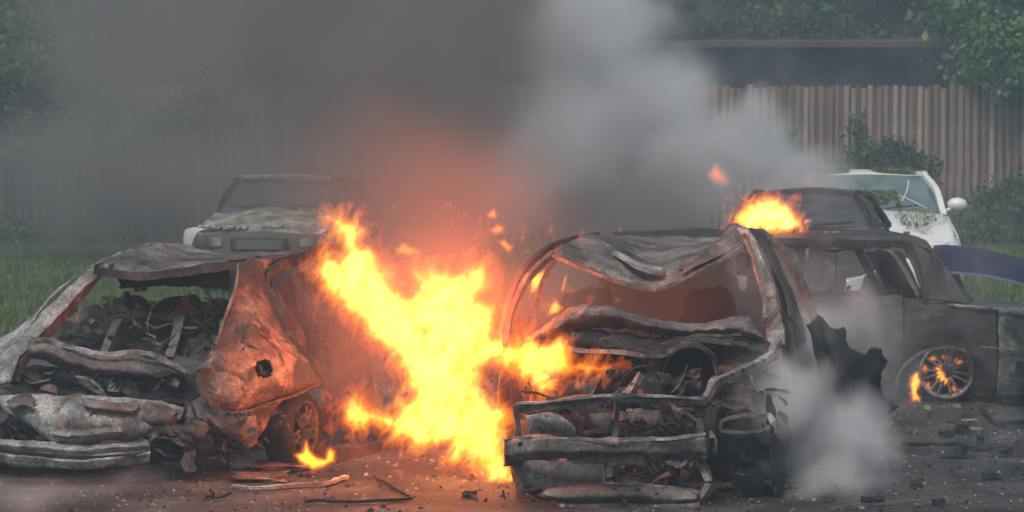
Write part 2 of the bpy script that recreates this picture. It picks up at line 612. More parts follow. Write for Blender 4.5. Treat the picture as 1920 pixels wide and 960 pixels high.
def tree(x, y, h, spread, n, mat, label, seed, zlow=2.6, group='trees behind the fence'):
    rs = np.random.RandomState(seed)
    label = label.replace('@', ['left', 'centre left', 'middle', 'centre right', 'right', 'far right'][int((x + 10) / 4)] if '@' in label else '')
    t = empty('leafy_tree', (x, y, 0), label, 'tree', group)
    limbs = [bar('x', [(x, y, -0.1), (x + rs.uniform(-.2, .2), y, h * 0.3), (x + rs.uniform(-.5, .5), y, h * 0.75)], [0.34, 0.22, 0.08], [0.34, 0.22, 0.08], None, None, n=12, k=7, square=False, link=False)]
    clumps = []
    for k in range(34):
        an = rs.uniform(0, 2 * math.pi)
        rr = spread * rs.uniform(0.15, 1.0) ** 0.7
        z = rs.uniform(zlow, h)
        f = math.sqrt(max(0.1, 1 - ((z - zlow) / (h - zlow) * 1.2 - 0.45) ** 2))
        c = (x + math.cos(an) * rr * f, y + math.sin(an) * rr * f * 0.7, z, rs.uniform(0.55, 1.05))
        clumps.append(c)
        if k < 14:
            z0 = max(1.2, z - rs.uniform(0.8, 1.6))
            limbs.append(bar('x', [(x, y, z0 * 0.85), ((x + c[0]) / 2, (y + c[1]) / 2, z0), c[:3]], [0.1, 0.06, 0.02], [0.1, 0.06, 0.02], None, None, n=8, k=5, square=False, link=False))
    merged('trunk', limbs, M_BARK, t)
    leaf_obj('crown', leaf_cloud(clumps, n, 0.17, seed), mat, t)
    return t

tree(-7.4, 54.6, 6.5, 2.6, 26000, M_LEAF, 'leafy tree above the left end of the board fence, leftmost of the row', 1)
tree(-3.6, 55.4, 7.2, 2.8, 26000, M_LEAF, 'dark leafy tree half hidden by smoke above the old pale saloon', 2)
tree(0.3, 56.0, 7.4, 2.8, 24000, M_LEAF, 'dark leafy tree lost in the grey smoke at the middle of the row', 3)
tree(3.6, 58.6, 7.4, 2.9, 30000, M_LEAF, 'dark leafy tree behind the left end of the long dark shed', 4, 2.8)
tree(7.6, 58.8, 7.6, 3.0, 30000, M_LEAF, 'dark leafy tree rising behind the right end of the dark shed', 5, 2.8)
tree(9.1, 52.6, 5.2, 1.7, 14000, M_LEAF2, 'paler green tree leaning over the right end of the fence', 6, 2.5)
for k, xx in enumerate((-9.5, -5.5, -1.5, 2.5, 6.5, 10.5)):
    tree(xx, 63.0 + (k % 2), 9.0, 3.6, 20000, M_LEAF, 'tall dark tree of the far row, at the @ of the picture', 20 + k, 1.5, group='far row of trees')

def shrub(name, clumps, n, size, mat, label, seed, cat='bush', group=None):
    c = np.array(clumps)
    base = (float(c[:, 0].mean()), float(c[:, 1].mean()), 0)
    t = empty(name, base, label, cat, group)
    stems = [bar('x', [(base[0] + 0.2 * (q[0] - base[0]), q[1], 0), ((base[0] + q[0]) / 2, q[1], q[2] * 0.5), q[:3]], 0.02, 0.02, None, None, n=6, k=5, square=False, link=False) for q in clumps]
    merged('stem', stems, M_BARK, t)
    leaf_obj('foliage', leaf_cloud(clumps, n, size, seed), mat, t)
    return t

def pc(px, py, Y, r):
    q = P(px, py, Y)
    return (q.x, q.y, q.z, r)
shrub('climbing_plant', [pc(1612, 215, 49.8, .12), pc(1605, 240, 49.8, .14), pc(1618, 262, 49.8, .16), pc(1600, 290, 49.75, .2), pc(1640, 285, 49.75, .18), pc(1670, 275, 49.7, .22), pc(1700, 295, 49.7, .26), pc(1745, 305, 49.7, .2), pc(1660, 320, 49.7, .3), pc(1720, 330, 49.7, .3)], 1150, 0.1, M_LEAF, 'creeper climbing the boards above the white car', 31, 'creeper')
shrub('climbing_plant', [pc(1480, 250, 49.8, .1), pc(1430, 258, 49.8, .16), pc(1412, 262, 49.8, .12)], 380, 0.1, M_LEAF, 'small sprig of creeper on the boards at the edge of the grey smoke', 32, 'creeper')
shrub('bush', [pc(1850, 395, 48.6, .45), pc(1895, 380, 48.6, .5), pc(1870, 430, 48.3, .6), pc(1925, 425, 48.3, .6), pc(1840, 455, 48.2, .35), pc(1800, 460, 48.2, .3), pc(1960, 400, 48.3, .7)], 9000, 0.1, M_LEAF, 'dark bush at the foot of the fence right of the white car', 33)
shrub('bush', [pc(1870, 100, 49.6, .4), pc(1905, 140, 49.6, .35), pc(1850, 70, 49.6, .4), pc(1940, 80, 49.6, .6), pc(1885, 165, 49.6, .22)], 5000, 0.12, M_LEAF2, 'pale green bough hanging over the top of the fence at the right', 34, 'branch')
shrub('bush', [pc(60, 455, 48.4, .4), pc(150, 450, 48.4, .35), pc(-20, 440, 48.4, .5), pc(240, 462, 48.4, .3), pc(320, 470, 48.4, .25)], 6500, 0.1, M_LEAF, 'low dark bush along the foot of the fence at the left', 35)
shrub('bush', [pc(90, 250, 49.4, .7), pc(190, 230, 49.4, .6), pc(-10, 220, 49.4, .8), pc(20, 150, 49.4, .7), pc(130, 170, 49.4, .6), pc(300, 230, 49.4, .5), pc(400, 190, 49.4, .5)], 16000, 0.13, M_LEAF, 'dark boughs hanging over the fence top at the left', 36, 'branch')
shrub('bush', [pc(240, 250, 49.0, .3), pc(275, 262, 49.0, .22), pc(215, 270, 49.0, .2)], 2200, 0.12, M_LEAF2, 'yellow green spray of leaves hanging over the fence at the left', 37, 'branch')
# ------------------------------------------------------------------ burnt metal
M_STEEL = metal('burnt grey steel', (0.04, 0.035, 0.032), (0.135, 0.118, 0.108), (0.29, 0.265, 0.245), 2.4, 26, soot=0.4)
M_STEEL_D = metal('sooty steel', (0.012, 0.011, 0.011), (0.038, 0.034, 0.032), (0.10, 0.09, 0.082), 3.0, 24)
M_ASH = metal('ash white steel', (0.075, 0.07, 0.068), (0.27, 0.27, 0.265), (0.47, 0.48, 0.48), 3.4, 26, bias=0.48, bstr=0.35, soot=0.65)
M_SOOT = metal('soot', (0.006, 0.006, 0.006), (0.014, 0.013, 0.013), (0.035, 0.032, 0.03), 4, 20, bstr=0.9)
M_RUST = metal('fire scaled rusty steel', (0.035, 0.028, 0.026), (0.15, 0.095, 0.07), (0.30, 0.22, 0.175), 4.0, 34, bias=0.51, soot=0.85)
M_RUSTD = metal('dark rusty steel', (0.03, 0.018, 0.014), (0.12, 0.06, 0.04), (0.22, 0.13, 0.09), 4.5, 30)
M_TYRE = plain('charred tyre', (0.014, 0.013, 0.013), 0.95, 0.5, 25, bstr=0.8)
M_ALLOY = metal('burnt alloy', (0.12, 0.115, 0.11), (0.30, 0.29, 0.28), (0.50, 0.48, 0.46), 6, 40, rough=0.5, metallic=0.2, soot=0.2)

def burnt_wheel(parent, c, axis, r=0.3, w=0.19, rimr=0.2, tyre=True, spokes=5, mat=None, name='wheel'):
    """wheel: disc rim with spokes, under it a tyre when there is one left"""
    axis = Vector(axis).normalized()
    c = Vector(c)
    v, f = lathe([(-w / 2, rimr * 0.93), (-w / 2, rimr), (-w / 2 + 0.012, rimr * 1.03), (-w / 4, rimr * 0.9), (w / 4, rimr * 0.9), (w / 2 - 0.012, rimr * 1.03), (w / 2, rimr), (w / 2, rimr * 0.93), (w / 2 - 0.02, rimr * 0.88), (-w / 2 + 0.02, rimr * 0.88), (-w / 2, rimr * 0.93)], c, axis, 48)
    rim = merged(name, [(v, f)], mat or M_ALLOY, parent)
    a = axis.orthogonal().normalized()
    b = axis.cross(a)
    front = c + axis * (w / 2 - 0.03)
    merged('hub', [lathe([(-0.05, 0.05), (0.02, 0.05), (0.03, 0.035), (0.03, 0.0)], front, axis, 20), lathe([(-0.09, 0.13), (-0.075, 0.13), (-0.075, 0.0)], front, axis, 24)], M_STEEL_D, rim)
    for k in range(spokes):
        an = 2 * math.pi * k / spokes + 0.25
        d = a * math.cos(an) + b * math.sin(an)
        t = axis.cross(d)
        ps = []
        for s in (-1, 1):
            ps.append(bar('x', [front + d * 0.035 + t * s * 0.012, front + d * rimr * 0.55 + t * s * 0.022 + axis * 0.006, front + d * rimr * 0.93 + t * s * 0.036], 0.02, 0.03, None, None, n=6, k=6, square=True, link=False, up=tuple(axis)))
        merged('spoke', ps, mat or M_ALLOY, rim)
    if tyre:
        prof = [(-w / 2, rimr), (-w / 2 - 0.01, (r + rimr) / 2), (-w / 2 + 0.015, r - 0.015), (-w / 2 + 0.04, r), (w / 2 - 0.04, r), (w / 2 - 0.015, r - 0.015), (w / 2 + 0.01, (r + rimr) / 2), (w / 2, rimr)]
        v, f = lathe(prof, c, axis, 48)
        v = crumple(np.array([tuple(x) for x in v]), 0.014, 9, 3)
        merged('tyre', [(v, f)], M_TYRE, rim)
    return rim

# ------------------------------------------------------------------ the burnt hatchback at the left, seen from behind
A = empty('burnt_hatchback', P(330, 880, 20.2), 'gutted grey hatchback seen from its torn tail, lit orange by the fire', 'car')
A.location.z = 0
def S(name, rows, mat=None, **k):
    return sheet(name, pix(rows), mat or M_STEEL, CUR, **k)
def B(name, path, w, h, mat=None, **k):
    return bar(name, [P(*p) for p in path], w, h, mat or M_STEEL, CUR, **k)
CUR = A
# roof, sagging, with the bright left gutter
S('roof', [[(172, 502, 19.9), (235, 512, 19.85), (330, 506, 19.85), (445, 492, 19.8)],
           [(205, 487, 20.3), (265, 478, 20.3), (345, 484, 20.3), (450, 488, 20.2)],
           [(240, 472, 20.9), (300, 462, 20.9), (380, 478, 20.9), (480, 486, 20.7)],
           [(285, 459, 21.6), (342, 461, 21.6), (420, 474, 21.6), (560, 470, 21.4)]], nu=60, nv=26, amp=0.028, freq=5, seed=2)
B('roof_gutter', [(166, 505, 19.86), (205, 487, 20.2), (250, 470, 20.8), (292, 459, 21.5), (345, 462, 21.6)], 0.035, 0.03, M_ASH, amp=0.012)
B('roof_gutter', [(200, 500, 19.9), (260, 481, 20.5), (330, 464, 21.4)], 0.025, 0.02, M_ASH, amp=0.01)
B('roof_header', [(180, 508, 19.84), (240, 517, 19.8), (340, 509, 19.8), (442, 496, 19.8)], 0.06, 0.05, M_STEEL_D, amp=0.012)
S('headlining', [[(215, 512, 20.0), (300, 512, 20.0), (440, 498, 19.9)], [(225, 540, 20.25), (300, 530, 20.3), (440, 520, 20.2)], [(235, 528, 21.2), (300, 532, 21.3), (430, 540, 21.3)]], M_SOOT, nu=36, nv=14, amp=0.03, freq=5, seed=5, rag=0.04)
# left rear pillar: pale outer skin and sooty inner rail
S('rear_pillar', [[(172, 496, 19.86), (118, 548, 19.75), (58, 610, 19.6), (8, 668, 19.45), (-8, 720, 19.4)],
                  [(186, 512, 19.82), (134, 563, 19.7), (84, 618, 19.55), (40, 672, 19.4), (22, 716, 19.35)]], M_ASH, nu=46, nv=8, amp=0.018, freq=6, seed=8, linear_v=True, thick=0.02)
B('pillar_rail', [(186, 514, 19.86), (140, 566, 19.75), (92, 622, 19.6), (50, 668, 19.45), (28, 712, 19.4)], 0.035, 0.05, M_RUSTD, amp=0.014)
S('side_panel', [[(150, 512, 20.0), (95, 560, 19.95), (40, 612, 19.9), (-30, 640, 19.8)], [(95, 562, 19.85), (45, 620, 19.7), (5, 665, 19.55), (-30, 700, 19.5)]], M_ASH, nu=30, nv=8, amp=0.02, freq=4, seed=9, linear_v=True)
# far window frame that shows the grass: thin upright and rails
B('window_frame', [(139, 548, 20.6), (140, 575, 20.6), (143, 598, 20.6)], 0.026, 0.026, M_SOOT, n=8)
B('window_frame', [(104, 576, 20.5), (128, 584, 20.5), (165, 596, 20.5)], 0.02, 0.03, M_SOOT, n=10)
B('window_frame', [(92, 590, 20.4), (130, 596, 20.4), (185, 604, 20.4)], 0.03, 0.03, M_SOOT, n=10, amp=0.01)
# front seats: wire and frame remains
for (x, dy) in ((238, 0), (335, 4)):
    s = B('front_seat_frame', [(x - 40, 610, 21.2), (x - 38, 575 + dy, 21.2), (x - 10, 562 + dy, 21.2), (x + 32, 564 + dy, 21.2), (x + 38, 610, 21.2)], 0.05, 0.05, M_SOOT, amp=0.02)
S('dashboard', [[(197, 565, 21.9), (300, 560, 21.9), (420, 566, 21.9)], [(197, 620, 21.8), (300, 618, 21.8), (420, 620, 21.8)]], M_SOOT, nu=30, nv=10, amp=0.05, freq=5, seed=12, rag=0.06)
B('headrest_post', [(263, 548, 20.9), (262, 528, 20.9)], 0.1, 0.08, M_RUSTD, n=6, amp=0.02)
# rear seat back and floor
S('seat_back', [[(110, 596, 20.3), (190, 584, 20.3), (290, 588, 20.3), (415, 600, 20.2)],
                [(98, 630, 20.1), (190, 628, 20.1), (290, 634, 20.1), (405, 628, 20.0)],
                [(88, 664, 19.9), (190, 674, 19.9), (290, 680, 19.9), (380, 668, 19.8)]], M_STEEL_D, nu=60, nv=24, amp=0.05, freq=6, seed=14, hole_noise=0.5,
  holes=[(0.2, 0.3, 0.03, 0.08), (0.72, 0.5, 0.03, 0.12), (0.5, 0.2, 0.05, 0.06)])
B('seat_frame', [(232, 580, 20.05), (212, 620, 19.9), (192, 664, 19.75)], 0.06, 0.03, M_STEEL, n=14, amp=0.012)
B('seat_frame', [(338, 592, 20.0), (330, 630, 19.85), (318, 672, 19.7)], 0.06, 0.03, M_STEEL, n=14, amp=0.012)
B('seat_rail', [(215, 590, 20.02), (262, 584, 20.0), (300, 592, 20.0), (342, 598, 20.0)], 0.04, 0.03, M_STEEL, amp=0.016)
B('spring_wire', [(240, 610, 20), (262, 600, 20), (290, 612, 20), (320, 604, 20), (362, 614, 20), (400, 606, 20)], 0.012, 0.012, M_ASH, amp=0.02)
B('spring_wire', [(130, 600, 20.1), (150, 608, 20), (172, 598, 20), (190, 610, 20)], 0.012, 0.012, M_ASH, amp=0.02)
# tailgate rim: torn layers across the car
S('tailgate_rim', [[(52, 632, 19.5), (110, 640, 19.45), (180, 658, 19.4), (260, 664, 19.4), (345, 684, 19.3)],
                   [(48, 652, 19.35), (110, 668, 19.3), (180, 688, 19.25), (260, 694, 19.25), (350, 700, 19.2)],
                   [(60, 668, 19.45), (120, 690, 19.4), (190, 708, 19.4), (262, 712, 19.4), (330, 708, 19.35)]], M_STEEL, nu=64, nv=14, amp=0.022, freq=5, seed=17, rag=0.02)
B('torn_edge', [(60, 632, 19.4), (120, 646, 19.35), (185, 662, 19.3), (255, 660, 19.3), (300, 672, 19.25), (345, 690, 19.15), (380, 684, 19.1), (412, 662, 19.1)], 0.02, 0.025, M_ASH, amp=0.02, n=50)
S('boot_floor', [[(20, 690, 19.8), (150, 700, 19.8), (340, 715, 19.6)], [(0, 742, 19.2), (150, 748, 19.2), (360, 762, 19.2)]], M_SOOT, nu=40, nv=14, amp=0.05, freq=5, seed=19)
S('torn_flap', [[(140, 706, 19.3), (175, 716, 19.3), (195, 735, 19.3)], [(150, 724, 19.35), (175, 738, 19.3), (198, 742, 19.3)]], M_ASH, nu=14, nv=8, amp=0.02, seed=3)
S('inner_wing', [[(372, 690, 19.3), (300, 712, 19.4), (250, 722, 19.5)], [(372, 740, 19.25), (330, 760, 19.3), (290, 750, 19.4)]], M_STEEL_D, nu=24, nv=12, amp=0.04, seed=4)
# ash white tail sheet
S('tail_panel', [[(-12, 752, 19.3), (40, 736, 19.25), (110, 738, 19.2), (180, 738, 19.2), (260, 746, 19.2), (352, 768, 19.2)],
                 [(8, 768, 19.15), (60, 768, 19.05), (120, 775, 19.0), (190, 772, 19.0), (270, 775, 19.05), (345, 782, 19.1)],
                 [(38, 786, 19.1), (80, 800, 19.0), (130, 812, 18.98), (200, 808, 18.98), (268, 806, 19.0), (322, 795, 19.1)],
                 [(82, 808, 19.1), (100, 824, 19.02), (150, 828, 19.0), (205, 818, 19.05), (240, 824, 19.05), (275, 812, 19.1)]], M_ASH, nu=90, nv=36, amp=0.024, freq=3.2, seed=23, rag=0.015,
  holes=[(0.5, 0.42, 0.012, 0.035), (0.34, 0.4, 0.008, 0.02), (0.62, 0.15, 0.01, 0.02)])
S('torn_flap', [[(150, 744, 19.12), (200, 750, 19.05), (262, 752, 19.1)], [(158, 758, 18.96), (205, 764, 18.94), (255, 768, 18.98)], [(172, 764, 19.02), (210, 772, 19.0), (248, 774, 19.02)]], M_STEEL, nu=30, nv=12, amp=0.016, seed=221, rag=0.1)
S('torn_flap', [[(84, 796, 19.0), (140, 806, 18.94), (210, 800, 18.94), (262, 800, 19.0)], [(92, 812, 18.95), (145, 820, 18.9), (212, 812, 18.92), (255, 812, 18.98)]], M_ASH, nu=44, nv=10, amp=0.014, seed=222, rag=0.14)
S('torn_flap', [[(268, 752, 19.1), (300, 756, 19.05), (338, 770, 19.1)], [(262, 778, 18.98), (300, 790, 18.96), (326, 788, 19.0)], [(280, 800, 19.02), (300, 806, 19.0), (318, 796, 19.05)]], M_STEEL, nu=24, nv=18, amp=0.022, seed=223, rag=0.14)
S('torn_flap', [[(10, 752, 19.12), (44, 742, 19.1), (70, 748, 19.08)], [(20, 768, 19.0), (48, 764, 18.98), (66, 766, 18.98)]], M_STEEL, nu=18, nv=10, amp=0.02, seed=224, rag=0.12)
merged('drain_hole', [lathe([(0, .022), (.004, .02), (-.02, .014), (-.02, 0)], P(176, 778, 18.965), (0, -1, 0), 14)], M_SOOT, CUR)
S('inner_panel', [[(-20, 770, 19.5), (60, 780, 19.5), (120, 800, 19.4)], [(-20, 830, 19.4), (60, 832, 19.4), (120, 836, 19.4)]], M_SOOT, nu=20, nv=10, amp=0.05, seed=25)
for (a, b2) in (((2, 770), (30, 800)), ((20, 765), (10, 815)), ((0, 800), (50, 812))):
    B('wire', [(a[0], a[1], 19.35), ((a[0] + b2[0]) / 2 + 6, (a[1] + b2[1]) / 2, 19.3), (b2[0], b2[1], 19.3)], 0.02, 0.02, M_ASH, n=10, amp=0.02)
# bumper beam: double channel
S('bumper_beam', [[(-20, 822, 19.05), (60, 826, 19.0), (150, 832, 19.0), (230, 832, 19.0), (278, 826, 19.0)],
                  [(-20, 830, 18.94), (60, 836, 18.9), (150, 842, 18.9), (230, 840, 18.9), (280, 834, 18.9)],
                  [(-20, 842, 18.98), (60, 848, 18.94), (150, 852, 18.94), (230, 850, 18.94), (280, 843, 18.94)],
                  [(-20, 848, 18.9), (60, 856, 18.86), (150, 862, 18.86), (230, 858, 18.86), (281, 848, 18.86)],
                  [(-20, 866, 18.95), (60, 874, 18.9), (150, 878, 18.9), (230, 874, 18.9), (281, 866, 18.9)]], M_ASH, nu=70, nv=26, amp=0.012, freq=6, seed=27, rag=0.01, linear_v=True)
B('bumper_lip', [(-20, 845, 18.92), (60, 852, 18.87), (150, 857, 18.87), (230, 854, 18.87), (281, 846, 18.87)], 0.02, 0.018, M_SOOT, amp=0.008)
B('chassis_rail', [(278, 840, 19.1), (330, 850, 19.15), (380, 862, 19.3), (420, 866, 19.4)], 0.1, 0.09, M_SOOT, amp=0.03)
S('underside', [[(-20, 868, 19.3), (150, 876, 19.3), (300, 860, 19.3), (430, 850, 19.5)], [(-20, 880, 19.7), (150, 884, 19.7), (300, 878, 19.8), (430, 868, 20)]], M_SOOT, nu=30, nv=6, amp=0.04, seed=28)
# rear quarter panel: the big rust coloured skin, lit by the flames
S('quarter_panel', [[(447, 492, 19.9), (500, 487, 20.15), (545, 478, 20.5), (600, 464, 21.2)],
                    [(444, 520, 19.75), (470, 510, 19.9), (490, 505, 20.05), (503, 500, 20.15)],
                    [(428, 580, 19.55), (455, 570, 19.65), (480, 565, 19.75), (504, 552, 20.0)],
                    [(405, 645, 19.3), (445, 635, 19.4), (490, 622, 19.55), (530, 615, 19.85)],
                    [(372, 690, 19.12), (430, 685, 19.2), (500, 680, 19.4), (568, 672, 19.75)],
                    [(372, 735, 19.1), (430, 735, 19.15), (500, 725, 19.3), (603, 718, 19.75)],
                    [(405, 766, 19.12), (450, 770, 19.18), (510, 752, 19.35), (596, 724, 19.75)]], M_RUST, nu=70, nv=90, amp=0.011, freq=5, seed=31, thick=0.012,
  holes=[(0.5, 0.865, 0.085, 0.038), (0.62, 0.70, 0.02, 0.008), (0.33, 0.72, 0.02, 0.01)])
S('lamp_recess', [[(452, 622, 19.42), (478, 608, 19.5), (506, 616, 19.6)], [(456, 640, 19.4), (480, 640, 19.48), (506, 636, 19.58)], [(466, 652, 19.38), (486, 656, 19.44), (500, 652, 19.52)]], M_STEEL_D, nu=20, nv=16, amp=0.016, seed=231, rag=0.1)
S('paint_scab', [[(392, 700, 19.02), (430, 694, 19.06), (455, 700, 19.12)], [(386, 732, 18.99), (430, 730, 19.04), (462, 732, 19.12)], [(410, 758, 19.03), (436, 762, 19.06), (452, 756, 19.1)]], M_STEEL, nu=26, nv=22, amp=0.01, seed=232, rag=0.2)
v1 = lathe([(0.0, 0.072), (0.02, 0.075), (0.03, 0.066), (-0.03, 0.058), (-0.09, 0.05), (-0.09, 0.0)], P(493, 692, 19.44), (0.55, -1, 0.1), 30)
merged('filler_recess', [v1], M_RUSTD, CUR)
B('filler_neck', [(486, 684, 19.42), (490, 696, 19.4), (500, 700, 19.42)], 0.03, 0.03, M_SOOT, n=8, amp=0.008)
B('panel_seam', [(372, 735, 19.08), (402, 764, 19.08), (452, 772, 19.12), (512, 755, 19.28), (560, 738, 19.5), (603, 720, 19.72)], 0.012, 0.014, M_RUSTD, n=40, amp=0.008)
B('panel_seam', [(452, 642, 19.38), (470, 610, 19.5), (500, 632, 19.55), (535, 640, 19.8), (522, 655, 19.72)], 0.018, 0.018, M_RUSTD, n=30, amp=0.01)
B('panel_seam', [(447, 494, 19.85), (442, 530, 19.7), (426, 585, 19.5), (404, 648, 19.25)], 0.014, 0.016, M_STEEL, n=30, amp=0.01)
# door opening frame, double line sweeping over the opening
B('door_frame', [(600, 720, 19.78), (565, 672, 19.82), (528, 612, 19.9), (502, 560, 20.02), (500, 525, 20.1), (520, 500, 20.25), (560, 480, 20.7), (600, 466, 21.3), (640, 462, 21.9)], 0.04, 0.05, M_STEEL_D, n=60, amp=0.008)
B('door_frame', [(585, 700, 19.9), (540, 630, 19.98), (512, 565, 20.1), (508, 530, 20.18), (530, 506, 20.35), (570, 487, 20.8), (606, 474, 21.4)], 0.025, 0.03, M_RUSTD, n=50, amp=0.006)
S('door_panel', [[(515, 535, 20.5), (570, 515, 21), (650, 520, 21.6)], [(540, 620, 20.4), (600, 620, 21), (680, 620, 21.6)], [(605, 715, 20.3), (640, 730, 21), (700, 740, 21.6)], [(600, 800, 20.2), (650, 810, 21), (720, 800, 21.6)]], M_RUSTD, nu=30, nv=30, amp=0.05, freq=4, seed=35)
B('sill', [(590, 860, 19.9), (680, 850, 20.6), (760, 840, 21.4)], 0.12, 0.12, M_RUSTD, amp=0.03)
# shredded bumper bracket and flaps below the quarter panel
S('torn_bracket', [[(388, 780, 19.1), (440, 778, 19.1), (478, 776, 19.15)], [(420, 810, 19.05), (450, 812, 19.05), (480, 806, 19.1)], [(462, 838, 19.08), (470, 842, 19.08), (482, 830, 19.1)]], M_RUST, nu=20, nv=16, amp=0.02, seed=37)
S('torn_bracket', [[(468, 770, 19.2), (500, 765, 19.25), (530, 752, 19.4)], [(472, 800, 19.2), (488, 795, 19.25), (505, 790, 19.35)], [(478, 828, 19.2), (482, 826, 19.2), (486, 824, 19.25)]], M_RUST, nu=16, nv=18, amp=0.02, seed=38)
S('torn_bracket', [[(352, 762, 19.2), (385, 756, 19.15), (402, 770, 19.1)], [(340, 790, 19.15), (380, 792, 19.1), (420, 800, 19.1)]], M_STEEL, nu=20, nv=10, amp=0.03, seed=39)
B('torn_strip', [(350, 828, 19.02), (356, 850, 19.0), (354, 872, 19.0), (360, 888, 19.0)], 0.075, 0.012, M_RUST, n=16, amp=0.014, up=(0, 1, 0))
B('torn_strip', [(282, 826, 19.05), (296, 812, 19.0), (318, 818, 19.0), (336, 830, 19.0), (352, 828, 19.0)], 0.06, 0.04, M_RUST, n=20, amp=0.03)
S('crumpled_scrap', [[(270, 800, 19.1), (330, 790, 19.05), (395, 790, 19.1)], [(285, 820, 18.95), (340, 815, 18.95), (400, 822, 19.0)], [(290, 845, 19.1), (350, 842, 19.1), (410, 838, 19.2)]], M_STEEL_D, nu=36, nv=20, amp=0.07, freq=7, seed=41, rag=0.08)
for k in range(7):
    x, y = 385 + 14 * k, 800 + 9 * ((k * 5) % 4)
    B('torn_scrap', [(x, y, 19.3), (x + 14, y + 12 - 5 * (k % 3), 19.25), (x + 22, y + 26, 19.3)], 0.06, 0.015, M_RUSTD if k % 2 else M_STEEL_D, n=10, amp=0.03, seed=k)
burnt_wheel(A, P(548, 806, 19.75), (1.0, -0.42, 0), r=0.27, rimr=0.19, w=0.2, spokes=5, mat=M_STEEL)
B('lit_rim_edge', [(566, 782, 19.55), (578, 800, 19.55), (572, 822, 19.55), (562, 838, 19.55)], 0.03, 0.05, M_RUST, n=14, amp=0.02)  # rust coloured strip added to paint the lit edge of the rim
# ------------------------------------------------------------------ the burnt people carrier in the middle, seen from the front
C_ = empty('burnt_people_carrier', P(1215, 950, 19.5), 'gutted grey people carrier with a caved in roof, flames at its left side', 'car')
C_.location.z = 0
CUR = C_
# roof, caved in to a V
S('roof', [[(1036, 474, 19.75), (1095, 500, 19.7), (1155, 525, 19.68), (1216, 542, 19.66), (1262, 530, 19.68), (1325, 500, 19.7), (1372, 474, 19.75), (1398, 452, 19.8)],
           [(1050, 462, 19.9), (1105, 478, 19.85), (1160, 500, 19.8), (1215, 520, 19.8), (1265, 510, 19.82), (1325, 482, 19.85), (1375, 456, 19.9), (1402, 440, 19.95)],
           [(1072, 452, 20.1), (1118, 452, 20.1), (1165, 470, 20.1), (1215, 496, 20.1), (1268, 490, 20.1), (1325, 470, 20.1), (1372, 440, 20.1), (1405, 436, 20.15)],
           [(1100, 441, 20.4), (1128, 440, 20.4), (1172, 458, 20.5), (1215, 474, 20.6), (1270, 474, 20.6), (1335, 464, 20.5), (1370, 424, 20.3), (1404, 432, 20.4)],
           [(1110, 446, 21.2), (1150, 450, 21.2), (1185, 452, 21.3), (1220, 458, 21.4), (1275, 458, 21.4), (1340, 456, 21.3), (1385, 440, 21.0), (1408, 436, 21.0)],
           [(1130, 448, 22.4), (1160, 446, 22.4), (1190, 446, 22.4), (1225, 448, 22.4), (1280, 448, 22.4), (1340, 447, 22.4), (1390, 442, 22.4), (1425, 440, 22.4)]], M_STEEL, nu=100, nv=60, amp=0.022, freq=5.5, seed=51)
B('roof_header', [(1034, 478, 19.72), (1095, 503, 19.66), (1155, 528, 19.64), (1216, 545, 19.62), (1262, 533, 19.64), (1325, 503, 19.66), (1372, 477, 19.72), (1398, 455, 19.78)], 0.02, 0.02, M_STEEL, n=60, amp=0.012)
# pillars
B('windscreen_pillar', [(1036, 474, 19.75), (1002, 508, 19.6), (972, 552, 19.4), (955, 600, 19.2), (948, 650, 19.05)], 0.035, 0.04, M_STEEL, n=40, amp=0.008)
B('door_frame', [(1120, 440, 20.4), (1060, 452, 20.2), (1010, 480, 20.0), (975, 520, 19.85), (952, 570, 19.7), (938, 630, 19.6)], 0.035, 0.035, M_STEEL_D, n=44, amp=0.008)
B('inner_pillar', [(1040, 486, 19.9), (1016, 530, 19.9), (1004, 580, 19.9), (996, 630, 19.9)], 0.022, 0.03, M_STEEL_D, n=24, amp=0.008)
S('windscreen_pillar', [[(1384, 430, 19.85), (1404, 470, 19.75), (1420, 515, 19.6), (1432, 560, 19.4), (1438, 605, 19.2), (1442, 650, 19.05)],
                        [(1400, 428, 19.8), (1424, 470, 19.66), (1446, 515, 19.5), (1458, 560, 19.3), (1466, 605, 19.1), (1470, 650, 18.98)]], M_ASH, nu=50, nv=8, amp=0.014, freq=7, seed=53, thick=0.03, linear_v=True)
B('pillar_rail', [(1390, 440, 19.72), (1412, 480, 19.62), (1426, 520, 19.5), (1434, 560, 19.35), (1436, 600, 19.15)], 0.022, 0.03, M_STEEL, n=40, amp=0.012)
S('pillar_skin', [[(1402, 428, 20.0), (1440, 480, 19.95), (1470, 540, 19.8), (1488, 600, 19.6), (1496, 650, 19.4)],
                  [(1425, 432, 20.2), (1452, 470, 20.15), (1478, 530, 20.0), (1500, 590, 19.8), (1512, 640, 19.6)]], M_STEEL_D, nu=40, nv=8, amp=0.014, freq=5, seed=54, thick=0.02, linear_v=True)
B('door_frame', [(1425, 434, 20.3), (1460, 462, 20.4), (1490, 505, 20.3), (1514, 560, 20.2), (1532, 608, 20.1), (1540, 650, 20.0)], 0.05, 0.04, M_STEEL, n=40, amp=0.01)
B('door_frame', [(1430, 440, 20.3), (1452, 500, 20.2), (1468, 560, 20.1), (1478, 620, 20.0)], 0.03, 0.03, M_SOOT, n=24, amp=0.01)
S('hanging_lining', [[(1372, 476, 19.8), (1392, 470, 19.8), (1404, 480, 19.8)], [(1378, 500, 19.8), (1392, 500, 19.8), (1402, 498, 19.8)], [(1382, 515, 19.8), (1388, 512, 19.8), (1396, 508, 19.8)]], M_SOOT, nu=16, nv=14, amp=0.02, freq=12, rag=0.18)
